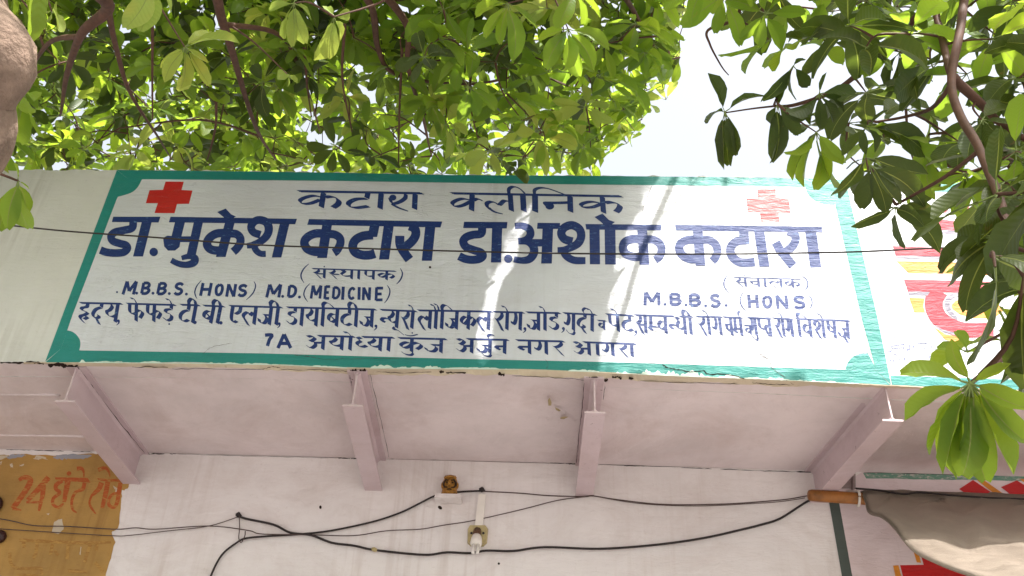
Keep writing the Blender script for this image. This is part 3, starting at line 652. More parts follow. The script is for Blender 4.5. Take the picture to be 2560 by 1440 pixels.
def sg(a):
    for p in ([(495, 0), (515, 160)], [(405, 155), (425, 190)], [(450, 135), (470, 165)], [(475, 105), (510, 150)], [(570, 90), (562, 135)], [(640, 115), (622, 165)], [(690, 140), (668, 170)], [(290, 240), (325, 285)], [(250, 270), (285, 315)]): a.ribbon(p, 14, 1)
    a.ribbon([(760, 215), (600, 240), (420, 275), (395, 310), (460, 320), (400, 395), (360, 440), (320, 450), (315, 405), (370, 400), (450, 455), (560, 520)], 16)
    a.ribbon([(480, 280), (500, 330), (560, 340)], 16); a.ribbon([(560, 260), (575, 375)], 16, 1); a.ribbon([(615, 250), (625, 360)], 16, 1); a.ribbon([(735, 220), (735, 480)], 16, 1); a.ribbon([(735, 290), (670, 300), (680, 330)], 14)
    cap(a, 'B', 815, 110, 225, 365, 0, 18); a.ribbon([(800, 405), (930, 340)], 16, 1); cap(a, 'Y', 950, 100, 215, 400, 0, 18)
    a.ribbon([(1105, 200), (1520, 185)], 12, 1)
    a.ribbon([(1125, 210), (1135, 290), (1195, 290)], 14); a.ribbon([(1200, 205), (1200, 365)], 15, 1); a.ribbon([(1310, 260), (1260, 280), (1275, 330), (1310, 320)], 14); a.ribbon([(1315, 200), (1320, 335)], 15, 1)
    a.ribbon([(1470, 275), (1400, 285), (1385, 330), (1420, 335)], 14); a.ribbon([(1480, 195), (1480, 370)], 15, 1)
    a.ribbon([(1560, 290), (1600, 280), (1580, 310), (1610, 345), (1540, 370)], 10); a.ribbon([(1660, 270), (1665, 350)], 10, 1); a.ribbon([(1710, 265), (1715, 350)], 10, 1); a.ribbon([(1745, 350), (1735, 230), (1760, 190), (1800, 225)], 14)
nsl(sg, 'ink', 'U', label='thin blue signature line at the lower left')
def dg(a):
    for i, (ch, x, y) in enumerate(zip('967358', (350, 430, 510, 585, 640, 735), (610, 605, 590, 580, 580, 575))): cap(a, ch, x, 58, y, y+85, 0, 12)
    for ch, x, y in zip('9785169', (1385, 1435, 1505, 1590, 1740, 1795, 1865), (525, 522, 535, 530, 520, 520, 520)): cap(a, ch, x, 58, y, y+92, 0, 11)
nsl(dg, 'ink', 'U', label='faint blue number under the signature')

# ---------------------------------------------------------------- old notice on the lower left wall
ON = empty('faded_notice', (-1.9, D, 2.6)); tag(ON, 'faded orange lettering on a flaking ochre patch of wall at lower left', 'notice')
def ragged(pts, amp, n=5):
    out = []
    for a, b in zip(pts[:-1], pts[1:]):
        a, b = np.array(a, float), np.array(b, float)
        for t in range(n): out.append(tuple(a+(b-a)*t/n + rng.normal(0, amp, 2)))
    out.append(pts[-1]); return out
a = ZArt(D, .0012, 'Y')
edge = ragged([(-60, 205), (200, 185), (560, 205), (880, 185), (1060, 180)], 6) + ragged([(1060, 180), (1345, 440), (1310, 545), (1252, 562), (1246, 700), (1216, 940), (1150, 1000), (1185, 1090), (1125, 1300), (1085, 1480), (1000, 1900)], 5) + [(1000, 4200), (-1800, 4200), (-1800, 190)]
a.poly(edge); a.build('ochre_patch', M['ochre'], ON)
a = ZArt(D, .0016, 'Y'); a.poly(ragged([(540, 232), (580, 200), (700, 190), (900, 190), (950, 205), (860, 235), (700, 225), (640, 245), (540, 232)], 6)); a.poly(ragged([(70, 215), (130, 190), (270, 195), (250, 215), (90, 235), (70, 215)], 5))
a.build('bare_primer', M['bluegrey'], ON)
for q in ([(340, 235), (380, 200), (470, 215), (490, 245), (430, 230), (400, 245), (340, 235)], [(-40, 200), (80, 200), (70, 225), (-40, 250), (-40, 200)], [(100, 290), (125, 280), (140, 330), (110, 320), (100, 290)], [(200, 300), (250, 285), (240, 305), (205, 312), (200, 300)], [(480, 800), (510, 795), (500, 815), (480, 800)],
          [(1165, 510), (1230, 560), (1240, 600), (1190, 575), (1165, 510)], [(0, 270), (18, 262), (8, 300), (0, 270)], [(530, 990), (560, 880), (640, 850), (655, 960), (600, 1010), (530, 990)], [(830, 1140), (838, 1145), (828, 1225), (818, 1220), (830, 1140)]): a = ZArt(D, .002, 'Y'); a.poly(ragged(q, 3, 4)); a.build('scraped_patch', M['cream'], ON)
def old(a):
    V = (62, -14)
    a.ribbon([(195, 455), (250, 425), (310, 445), (300, 500), (230, 610), (130, 745)], [34, 46, 54, 60, 56, 54]); a.ribbon([(130, 748), (220, 762)], [30, 14], 1)
    a.ribbon([(500, 425), (400, 540), (285, 660)], [60, 56, 44]); a.ribbon([(270, 680), (400, 680)], 26, 1); a.ribbon([(450, 470), (440, 590), (400, 770)], [40, 50, 24])
    a.poly([(565, 425), (900, 430), (930, 480), (575, 455)])
    a.ribbon([(640, 460), (580, 500), (575, 545), (615, 585), (550, 640), (545, 700), (600, 735), (650, 690)], [40, 44, 40, 34, 34, 34, 30, 24]); a.ribbon([(700, 455), (680, 560), (660, 680)], [58, 54, 36])
    a.ribbon([(870, 480), (850, 545), (780, 575), (740, 660), (745, 750), (790, 790)], [40, 40, 32, 30, 26, 12]); a.disc((710, 385), 24)
    a.ribbon([(790, 335), (840, 335), (860, 370), (862, 425)], [44, 36, 20, 10]); a.poly([(1000, 435), (1330, 450), (1320, 480), (1015, 460)])
    a.ribbon([(1045, 480), (1020, 540), (980, 580), (935, 620)], [54, 50, 40, 20]); a.ribbon([(945, 610), (920, 680), (940, 740), (985, 800)], [20, 22, 26, 12]); a.ribbon([(1110, 470), (1085, 600), (1050, 740)], [50, 50, 34])
    a.ribbon([(1010, 350), (1080, 330), (1120, 370), (1130, 420)], [40, 40, 22, 10]); a.ribbon([(1240, 480), (1225, 560), (1205, 680), (1175, 730), (1125, 715), (1120, 650), (1160, 600), (1220, 585)], [46, 44, 40, 36, 34, 30, 30, 26])
letters('Y', old, 'orange numeral 24 and Hindi words', 'orange', ON, D, .0022)
def old2(a):
    for p in ([(200, 1070), (600, 1090), (900, 1100), (1140, 1090)], [(240, 1080), (250, 1150)], [(380, 1100), (370, 1200), (340, 1260)], [(540, 1110), (520, 1220)], [(560, 1180), (600, 1230)], [(700, 1110), (690, 1270)], [(940, 1090), (900, 1200), (870, 1300)], [(1000, 1100), (990, 1180)], [(100, 1200), (110, 1300), (180, 1360), (420, 1360)], [(420, 1350), (430, 1430)], [(700, 1390), (900, 1395)], [(980, 1300), (1060, 1400)], [(170, 1430), (400, 1440)]): a.ribbon(p, 34)
letters('Y', old2, 'nearly erased lower line', 'faint', ON, D, .0022)

# ---------------------------------------------------------------- painted decoration on the right shop wall
RW = empty('shop_wall_decoration', (1.7, D, 2.6)); tag(RW, 'red and amber zigzag bands with green stripes painted on the wall under the awning', 'painting')
a = ZArt(D, .0008, 'W'); a.poly([(130, 330), (545, 95), (3400, 225), (4200, 2600), (480, 2200), (385, 1405)]); a.build('mauve_ground', M['shopwall'], RW)
a = ZArt(D, .0016, 'W'); a.poly([(112, 470), (240, 485), (405, 1405), (560, 2200), (430, 2200), (275, 1405)]); a.build('green_stripe', M['dgreen'], RW)
a = ZArt(D, .0016, 'W'); a.poly([(540, 112)] + [(x, 110+(x-540)*.0245+random.uniform(-3, 3)) for x in range(700, 3200, 120)] + [(3200, 225)] + [(x, 180+(x-540)*.016+random.uniform(-4, 4)) for x in range(3100, 540, -120)]); a.build('green_stripe', M['sgreen'], RW)
a = ZArt(D, .0016, 'W')
a.poly([(1745, 315), (1920, 200), (2225, 405), (2170, 440), (1890, 425), (1840, 380)]); a.poly([(2270, 290), (2470, 205), (2900, 470), (2900, 560), (2450, 430)]); a.poly([(900, 405), (1890, 405), (2300, 440), (2900, 470), (2900, 520), (2000, 440)])
a.poly([(1240, 1050), (1300, 1265), (1005, 1270), (1040, 1405), (1130, 1800), (3300, 1900), (3300, 900), (1500, 900)]); a.build('red_band', M['red'], RW)
a = ZArt(D, .0018, 'W')
a.poly([(1965, 200), (2060, 205), (2320, 385), (2300, 425), (2255, 425)]); a.poly([(2500, 190), (2620, 185), (2900, 380), (2900, 440)]); a.poly([(1170, 1085), (1225, 1060), (1268, 1240), (1215, 1235)]); a.poly([(918, 1275), (985, 1270), (1020, 1405), (1110, 1800), (1020, 1800), (945, 1405)]); a.build('amber_band', M['amber'], RW)

# ---------------------------------------------------------------- crevices, cracks and stains (dark flecks of real gaps)
def crack(pts, w, Y=None, Zp=None, name='crack', m='crack', jitter=1.0, parent=B):
    P = cr(pts, 8); L = []; R = []
    for i, p in enumerate(P):
        t = P[min(i+1, len(P)-1)]-P[max(i-1, 0)]; l = np.hypot(*t) or 1; n = np.array([-t[1], t[0]])/l
        ww = w*(.35+.9*random.random())*(.4 if i in (0, len(P)-1) else 1); q = p + n*random.gauss(0, jitter)
        L.append(q+n*ww/2); R.append(q-n*ww/2)
    g = (lambda q: atY(q[0], q[1], Y)) if Y is not None else (lambda q: atZ(q[0], q[1], Zp))
    vs = [g(q) for q in L]+[g(q) for q in R]; n = len(L)
    mesh(name, vs, [(i, i+1, n+i+1, n+i) for i in range(n-1)], M[m], parent)
ZS = Z0-.0016
for p, w in (([(362, 1133.6), (375, 1134)], 3), ([(375, 1133.8), (411, 1134)], 2.6), ([(424, 1134), (440, 1134.4)], 1.6), ([(15, 1123), (60, 1124), (110, 1125.5), (160, 1127)], 1.6), ([(180, 1128), (230, 1129.5)], 1.6), ([(845, 1144.8), (875, 1145.6)], 1.8), ([(878, 1145.5), (892, 1146)], 2.4),
             ([(975, 1146), (992, 1146.5)], 2.0), ([(1032, 1144.6), (1046, 1144.9)], 1.4), ([(1112, 1146), (1120, 1146)], 1.6), ([(1375, 1156.5), (1410, 1157.5)], 1.6), ([(1415, 1158), (1440, 1159.5)], 2.6), ([(1560, 1164), (1615, 1165)], 1.4), ([(1700, 1168), (1780, 1172)], 1.5), ([(1800, 1172), (1900, 1176)], 1.6), ([(1900, 1176), (1990, 1178.6)], 2.0), ([(1990, 1178.6), (2066, 1180.6)], 3.6),
             ([(440, 1134.5), (560, 1138), (700, 1142), (850, 1144.5)], .7), ([(990, 1146.5), (1200, 1151), (1375, 1156)], .7), ([(1500, 1161), (1700, 1168)], .8), ([(2160, 1181), (2300, 1184.5), (2420, 1187.5), (2560, 1190.5)], 2.0)):
    crack([(x, y+.6) for x, y in p], w, Y=D-.0012, jitter=.4)
for p, w in (([(192, 916), (230, 965), (290, 1045), (362, 1133)], 2.2), ([(1461, 958), (1453, 1040), (1446, 1100), (1441, 1158)], 1.6), ([(2200, 975), (2165, 1025), (2110, 1100), (2068, 1178)], 4.2), ([(925, 935), (950, 1040), (972, 1143)], 1.2), ([(874, 938), (880, 965)], 2), ([(1513, 960), (1508, 1000)], 1.2)): crack(p, w, Zp=ZS-.0072, jitter=.5)
for p, w in (([(0, 906), (40, 907.5), (82, 906), (110, 910)], 5), ([(120, 914), (150, 911), (165, 916), (195, 915)], 9), ([(875, 927), (892, 930), (915, 927)], 12), ([(1466, 947), (1490, 945), (1506, 951), (1520, 949)], 8), ([(1530, 944), (1545, 942), (1554, 948)], 6), ([(1572, 945), (1584, 946)], 7), ([(1098, 929), (1110, 930)], 8), ([(1115, 931), (1130, 932), (1165, 932)], 4), ([(1245, 934), (1262, 937)], 8), ([(2205, 968), (2220, 970), (2240, 975)], 7), ([(2200, 973), (2240, 976)], 4),
             ([(330, 917), (420, 918)], 1.6), ([(430, 922), (560, 923), (660, 924)], 1.4), ([(655, 924), (680, 917), (700, 920)], 1.6), ([(700, 924), (800, 925), (870, 928)], 1.2), ([(940, 930), (1020, 932), (1080, 930)], 1.4), ([(1280, 940), (1400, 944), (1460, 950)], 1.2), ([(1600, 952), (1760, 958), (1850, 960)], 1.3), ([(1880, 957), (1920, 960), (1975, 962)], 1.4), ([(1965, 950), (1985, 962)], 1.2), ([(2030, 955), (2070, 960)], 2.2), ([(2250, 974), (2310, 968), (2380, 976)], 2.2)): crack(p, w, Zp=Z0-.006, jitter=.8)
for p, w in (([(1655, 910), (1672, 920), (1700, 924), (1725, 929), (1760, 927), (1770, 935), (1820, 936), (1862, 947)], 2.4), ([(790, 895), (820, 899), (870, 897), (960, 896), (1040, 898)], .9), ([(735, 888), (775, 891), (790, 895)], 1.2), ([(1878, 870), (1922, 900), (1930, 920), (1965, 945)], 1.3), ([(1820, 862), (1915, 870)], .7), ([(505, 886), (530, 868), (580, 858)], .7), ([(1363, 898), (1370, 910), (1366, 922)], .7), ([(1720, 840), (1725, 858)], .9), ([(1630, 463), (1612, 510), (1606, 528)], 1.2)): crack(p, w, Y=-.0019, m='crack' if w > 2 else 'hair', jitter=.5)
# flaked rim of the green band, pale undercoat showing
for x0, x1, hgt in ((196, 216, 14), (216, 330, 4), (330, 470, 5), (470, 700, 4), (700, 870, 3), (925, 990, 9), (990, 1060, 5), (1060, 1105, 8), (1105, 1300, 4), (1420, 1500, 5), (1540, 1860, 17), (1860, 2150, 6)):
    xs = np.arange(x0, x1+1, 4.0); up = []; k = random.random()*hgt
    for i, x in enumerate(xs):
        k += random.gauss(0, hgt*.25); k = min(max(k, .5), hgt); e = math.sin(math.pi*i/max(1, len(xs)-1))**.4
        up.append((x, pl(BOT, x)-k*e))
    dn = [(x, pl(BOT, x)+.8) for x in xs]; n = len(xs)
    mesh('flaked_paint', [atY(x, y, -.0013) for x, y in up+dn], [(i, i+1, n+i+1, n+i) for i in range(n-1)], M['flake'], B)
for c in ([(1370, 1000), (1374, 994), (1379, 1006), (1378, 1014), (1371, 1014)], [(1387, 1018), (1396, 1022), (1402, 1026), (1398, 1029), (1390, 1025)], [(1400, 1044), (1410, 1041), (1421, 1042), (1410, 1048), (1401, 1047)]):
    mesh('stain', [atZ(x, y, Z0-.002) for x, y in c], [tuple(range(len(c)))], M['stain'], B)
for p in ((801, 1268, 3.2, 4.5), (1100, 1269, 5, 5), (1075, 668, 3, 3), (1247, 1409, 3, 3)):
    Y = D-.0015 if p[1] > 1000 else -.002
    mesh('wall_hole', [atY(p[0]+p[2]*math.cos(t)+ (2*math.sin(t) if p[2] == 5 else 0), p[1]+p[3]*math.sin(t), Y) for t in np.linspace(0, 5.6, 9)], [tuple(range(9))], M['crack'], B)
# clip of bent metal by the last joist
mb = MB()
def boxpx(mb, x0, y0, x1, y1, Y0, Y1):
    A = [atY(x0, y0, Y0), atY(x1, y0, Y0), atY(x1, y1, Y0), atY(x0, y1, Y0)]
    vs = A + [Vector((p.x, Y1, p.z)) for p in A]
    mb.add(vs, [(0, 1, 2, 3), (4, 7, 6, 5), (0, 4, 5, 1), (1, 5, 6, 2), (2, 6, 7, 3), (3, 7, 4, 0)])
boxpx(mb, 2106, 1186, 2133, 1219, D-.012, D); boxpx(mb, 2133, 1184, 2139, 1221, D-.03, D); mb.build('metal_clip', M['steel'], B)

# ---------------------------------------------------------------- wires
def wire(name, pts, r, Y, m, label, cat='cable', group=None, n=6, sag=None):
    P = cr(pts, n); mb = MB(); mb.tube([atY(p[0], p[1], Y if len(p) < 3 else p[2]) for p in P], r, 6)
    o = mb.build(name, M[m], None, True); tag(o, label, cat, group); return o
wire('overhead_wire', [(-500, 520), (-40, 556), (40, 565), (180, 579), (380, 593), (640, 612), (900, 621), (1150, 628), (1450, 634), (1800, 635), (2080, 631), (2200, 627), (2320, 621), (2560, 612), (3100, 590)], .0031, -.62, 'cable', 'thin black wire stretched straight across the clinic sign')
YC = D-.012
wire('black_cable', [(500, 1520), (527, 1440), (555, 1387), (593, 1356), (614, 1346), (661, 1341), (743, 1336), (825, 1327), (930, 1305), (1000, 1282), (1050, 1258), (1090, 1239), (1146, 1230), (1205, 1227)], .0046, YC, 'cable', 'black cable rising from lower left up to the small wall ledge')
wire('black_cable', [(598, 1291), (619, 1297.6), (684, 1311.7), (726, 1331.6), (778, 1338), (830, 1357), (884, 1364), (937, 1375), (1058, 1387), (1117, 1381), (1176, 1383), (1215, 1376.6), (1283, 1377.5), (1361, 1368), (1500, 1372), (1640, 1362), (1760, 1345), (1850, 1325), (1900, 1312.6), (1951, 1296), (2021, 1252), (2060, 1240)], .0050, YC-.003, 'cable', 'long black cable running low past the lamp to the bamboo pole')
wire('brown_wire', [(-200, 1270), (0, 1297), (83, 1313.6), (170, 1316), (287, 1323), (340, 1319.6), (389, 1323), (522, 1315), (620, 1326), (656, 1335), (778, 1337), (884, 1339), (966, 1327), (1050, 1323), (1109, 1313), (1185, 1301), (1303, 1274), (1391, 1251.6), (1459, 1242), (1484, 1238)], .0023, YC-.004, 'thread', 'thin brown wire sagging across the wall from the ochre patch to the third joist', 'wire')
wire('brown_wire', [(-100, 1316), (60, 1326), (272, 1339), (328, 1338), (413, 1328), (522, 1315), (598, 1291)], .0019, YC, 'thread', 'short thin brown wire over the ochre patch tied to the left nail', 'wire')
wire('brown_wire', [(1205, 1228), (1300, 1233), (1371, 1239), (1459, 1241.6), (1484, 1240), (1551, 1250), (1660, 1261), (1811, 1260), (1951, 1250), (2010, 1241), (2040, 1236)], .0026, YC, 'thread', 'thin brown wire from the lamp strip under the third joist to the bamboo pole', 'wire')
wire('brown_wire', [(1484, 1240), (1600, 1259), (1740, 1265), (1880, 1259), (1951, 1254), (2012, 1245)], .0018, YC-.004, 'thread', 'thinnest slack wire just below another, between third joist and pole', 'wire')
wire('tie_wire', [(598, 1289), (599, 1320), (597, 1345), (603, 1356), (612, 1340), (613, 1328)], .0024, YC-.007, 'thread', 'short upright twist of wire tying the cables at left', 'wire')
wire('power_cable', [(2139, 1221), (2200, 1226), (2260, 1235), (2300, 1231), (2380, 1238), (2480, 1245), (2700, 1252), (3000, 1262)], .0042, .66, 'cable', 'black cord along the top of the awning canvas')
# nails
for (x, y, lab) in ((598, 1290, 'black nail at the left end of the cables'), (1205, 1227, 'black nail at the top of the white lamp strip')):
    mb = MB(); c = atY(x, y, D)
    mb.tube([c+Vector((0, .02, 0)), c+Vector((0, -.018, 0))], .003, 8); mb.tube([c+Vector((0, -.018, 0)), c+Vector((0, -.022, 0))], [.011, .009], 10); mb.tube([c+Vector((-.012, -.012, .002)), c+Vector((.0, -.016, .010)), c+Vector((.012, -.012, -.002)), c+Vector((0, -.014, -.010)), c+Vector((-.011, -.012, .0))], .004, 6)
    tag(mb.build('nail', M['cable'], None, True), lab, 'nail')
# connector on the cable
mb = MB(); c = atY(936, 1374, YC-.004); mb.tube([c+Vector((-.012, 0, .004)), c+Vector((-.004, 0, .002)), c+Vector((.006, 0, -.002)), c+Vector((.012, 0, -.004))], [.005, .010, .009, .005], 8)
tag(mb.build('cable_joint', M['yplastic'], None, True), 'yellowish taped joint on the lower black cable', 'cable joint')

# ---------------------------------------------------------------- ledge, figurine, lamp
LE = empty('wall_ledge', atY(1119, 1243, D)); tag(LE, 'small white plaster ledge sticking out of the pink wall', 'ledge')
yl = D-.075; p0 = atY(1086, 1243, yl); p1 = atY(1152, 1244, yl); zt = atY(1119, 1233.5, yl).z
mb = MB(); zl = (p0.z+p1.z)/2
mb.add([(p0.x, yl, zl), (p1.x, yl, zl), (p1.x+.004, D+.01, zl), (p0.x-.002, D+.01, zl), (p0.x+.002, yl+.002, zt), (p1.x-.002, yl+.002, zt), (p1.x+.002, D+.01, zt), (p0.x, D+.01, zt)], [(3, 2, 1, 0), (4, 5, 6, 7), (0, 1, 5, 4), (1, 2, 6, 5), (2, 3, 7, 6), (3, 0, 4, 7)])
mb.build('ledge_block', M['wall'], LE)
# gilt mask-like figure
fx = atY(1124, 1225, D-.045); FG = empty('gilt_figurine', (fx.x, D-.042, zt)); tag(FG, 'small gilt mask figurine standing on the white ledge', 'figurine')
def lathe(mb, c, prof, n=14, sx=1, sy=1):
    vs = []; fs = []
    for r, z in prof:
        for k in range(n): t = 2*math.pi*k/n; vs.append((c[0]+r*sx*math.cos(t), c[1]+r*sy*math.sin(t), c[2]+z))
    m = len(prof)
    for i in range(m-1):
        for k in range(n): fs.append((i*n+k, i*n+(k+1) % n, (i+1)*n+(k+1) % n, (i+1)*n+k))
    fs.append(tuple(range(n))[::-1]); fs.append(tuple((m-1)*n+k for k in range(n))); mb.add(vs, fs)
fc = (fx.x, D-.042, zt)
mb = MB(); lathe(mb, fc, [(.034, 0), (.037, .006), (.035, .018), (.033, .030), (.034, .045), (.034, .062), (.030, .078), (.024, .090), (.014, .098), (.004, .101)], 18, 1, .8); fb = mb.build('body', M['gold'], FG, True)
for s in (-1, 1):
    mb = MB(); lathe(mb, (fc[0]+s*.0125, fc[1]-.028, fc[2]+.054), [(.001, -.004), (.004, -.0025), (.005, 0), (.004, .0025), (.001, .004)], 10, 1, .5); mb.build('eye', M['golddk'], FG, True)
    mb = MB(); lathe(mb, (fc[0]+s*.034, fc[1]-.004, fc[2]+.050), [(.002, -.016), (.008, -.008), (.009, 0), (.008, .008), (.002, .014)], 10, .6, .8); mb.build('ear', M['gold'], FG, True)
    mb = MB(); mb.tube([Vector(fc)+Vector((s*x, y, z)) for x, y, z in ((.006, -.031, .064), (.018, -.027, .067), (.026, -.018, .058), (.027, -.018, .044), (.021, -.024, .034), (.008, -.030, .030))], [.002, .0042, .0055, .005, .004, .002], 7); mb.build('recess_shade', M['golddk'], FG, True)  # dark tubes stand in for the shaded recess round the face
mb = MB(); mb.tube([Vector(fc)+Vector((0, -.030, .066)), Vector(fc)+Vector((0, -.037, .054)), Vector(fc)+Vector((.002, -.041, .042)), Vector(fc)+Vector((.003, -.033, .036))], [.004, .006, .008, .003], 8); mb.build('nose', M['gold'], FG, True)
mb = MB(); mb.tube([Vector(fc)+Vector((x, -.032+abs(x)*.3, .022-abs(x)*.1)) for x in (-.012, -.006, 0, .006, .012)], [.001, .003, .0035, .003, .001], 8); mb.build('mouth', M['golddk'], FG, True)
mb = MB(); mb.tube([Vector(fc)+Vector((.033*math.cos(t), -.028*abs(math.sin(t))-.002, .010)) for t in np.linspace(0.1, 3.04, 9)], .0045, 7); mb.build('collar', M['gold'], FG, True)
mb = MB(); mb.tube([Vector(fc)+Vector((.024*math.cos(t), -.020*abs(math.sin(t))-.006, .076+.008*math.sin(t))) for t in np.linspace(0, math.pi, 9)], .005, 7)
for t in np.linspace(.3, 2.84, 6): mb.tube([Vector(fc)+Vector((.026*math.cos(t), -.016, .080)), Vector(fc)+Vector((.020*math.cos(t), -.012, .096))], [.005, .001], 6)
mb.build('crown', M['gold'], FG, True)
# lamp: casing strip, holder plate, socket, folded tube lamp
LP = empty('wall_lamp', atY(1194, 1335, D)); tag(LP, 'yellowed bulb holder with a white folded-tube lamp under a white casing strip', 'lamp')
mb = MB(); a0, a1, a2, a3 = [atY(x, y, D-.020) for x, y in ((1197, 1234), (1215, 1235), (1207, 1314), (1187, 1313))]
vs = [a0, a1, a2, a3]; vs += [Vector((p.x, D-.0005, p.z)) for p in vs]; mb.add(vs, [(0, 1, 2, 3), (0, 4, 5, 1), (1, 5, 6, 2), (2, 6, 7, 3), (3, 7, 4, 0)]); mb.build('casing_strip', M['plastic'], LP)
mb = MB(); q = [atY(x, y, D-.022) for x, y in ((1175, 1313), (1213, 1313), (1218, 1320), (1215, 1352), (1207, 1360), (1178, 1360), (1170, 1352), (1171, 1320))]
n = 8; vs = q+[Vector((p.x+(p.x-atY(1194, 1335, D-.022).x)*.10, D-.001, p.z+(p.z-atY(1194, 1335, D-.022).z)*.10)) for p in q]; mb.add(vs, [tuple(range(n))]+[(i, n+i, n+(i+1) % n, (i+1) % n) for i in range(n)]); mb.build('holder_plate', M['yplastic'], LP)
for x in (1178.5, 1208.5): mb = MB(); c = atY(x, 1333, D-.022); mb.tube([c+Vector((0, .001, 0)), c+Vector((0, -.002, 0))], .0055, 10); mb.build('screw', M['cable'], LP)
c = atY(1193, 1330, D-.022); dn = Vector((0, -.50, -.80)).normalized()
mb = MB(); mb.tube([c+Vector((0, .01, .008)), c+dn*.012, c+dn*.030], [.019, .019, .018], 14); so_ = mb.build('socket', M['bakelite'], LP, True)
mb = MB(); mb.tube([c+dn*.028, c+dn*.034, c+dn*.052, c+dn*.075, c+dn*.088], [.012, .020, .024, .026, .022], 16); lb = mb.build('lamp_base', M['plastic'], LP, True)
for s in (-1, 1):
    mb = MB(); o_ = Vector((s*.0095, 0, 0)); mb.tube([c+o_+dn*.085, c+o_+dn*.125, c+o_+dn*.138, c+o_*.4+dn*.143], [.0078, .0078, .0072, .004], 10); mb.build('lamp_tube', M['tubeglass'], lb, True)
# maroon knobs at the left edge of the wall
for (x, y, r, lab) in ((-16, 1265, .045, 'larger dark maroon round boss on the ochre wall at the left edge, upper of two'), (2, 1344, .029, 'smaller dark maroon round boss on the ochre wall at the left edge, lower of two')):
    mb = MB(); c = atY(x, y, D); mb.tube([c+Vector((0, .01, 0)), c+Vector((0, -.012, 0)), c+Vector((0, -.024, 0)), c+Vector((0, -.030, 0))], [r*.8, r, r*.9, r*.45], 20)
    tag(mb.build('round_fixture', M['knob'], None, True), lab, 'fixture', 'maroon fixtures on the ochre wall')

# ---------------------------------------------------------------- pole, rope, awning
yp = .69; pA = atY(2022, 1238, yp); pB = atY(2142, 1246, yp); dirp = (pB-pA).normalized(); dirp.y = 0.0
mb = MB(); P = [pA + dirp*t for t in (-.004, 0, .012, .06, .10, .15, .20, .26, .6, 1.4, 2.4)]
mb.tube(P, [.012, .022, .0255, .026, .0252, .0262, .0255, .026, .026, .026, .026], 16)
tag(mb.build('bamboo_pole', M['pole'], None, True), 'varnished brown bamboo pole end carrying the awning', 'pole')
mb = MB(); c = pA + dirp*.208
mb.tube([c+Vector((.002*math.sin(t*2), -.031*math.cos(t), .031*math.sin(t))) for t in np.linspace(0, 6.1, 22)], .0055, 7); mb.tube([c+Vector((-.002, -.004, .03)), c+Vector((-.004, .05, .055)), c+Vector((-.003, .10, .075))], .005, 7)
tag(mb.build('rope_tie', M['rope'], None, True), 'white rope loop tied round the bamboo pole', 'rope')
def awning():
    # columns run along the pole, rows run outwards from the wall and down
    left = [(2150, 1224, .70), (2156, 1236, .655), (2168, 1262, .62), (2200, 1290, .50), (2240, 1325, .34), (2280, 1360, .16), (2330, 1384, 0.0), (2390, 1414, -.2), (2450, 1444, -.42), (2560, 1500, -.75)]
    L = [atY(x, y, Y) for x, y, Y in left]; R = []
    right = [(3000, 1252, .70), (3004, 1262, .655), (3012, 1284, .62), (3030, 1312, .50), (3050, 1346, .34), (3080, 1380, .16), (3110, 1408, 0), (3160, 1440, -.2), (3230, 1480, -.42), (3400, 1560, -.75)]
    R = [atY(x, y, Y) for x, y, Y in right]
    Ls = cr([tuple(p) for p in L], 5); Rs = cr([tuple(p) for p in R], 5); nr = len(Ls); nc = 70; vs = []; fs = []
    for i in range(nr):
        for j in range(nc):
            u = (j/(nc-1)); v = i/(nr-1); p = Ls[i]*(1-u)+Rs[i]*u
            s = math.sin(math.pi*min(1, v*1.1))
            e0 = min(1, v*9); fold = e0*(.026*math.sin(u*46+v*16+1.2*math.sin(v*5)) * (1-v)**1.5 + .018*math.sin(u*23-v*12) + .009*abs(math.sin(u*60+v*22))*(1-v)**2)
            sagz = -.012*math.sin(math.pi*min(1, u*3))*s - .02*math.sin(math.pi*u)*s
            edge = -.012*math.exp(-u*60)
            vs.append((p[0]+.006*math.sin(v*20), p[1]+fold*.6, p[2]+fold+sagz+edge))
    for i in range(nr-1):
        for j in range(nc-1): q = i*nc+j; fs.append((q, q+1, q+nc+1, q+nc))
    A = empty('awning', pA); tag(A, 'sagging beige canvas awning hung from the bamboo pole at lower right', 'awning')
    o = mesh('canvas', vs, fs, M['canvas'], A, True); sd = o.modifiers.new('thick', 'SOLIDIFY'); sd.thickness = .003
    hb = MB(); hb.tube([Vector(vs[i*nc])+Vector((.003, 0, -.003)) for i in range(nr)], .0065, 6); hb.build('hem', M['canvas'], A, True)
awning()

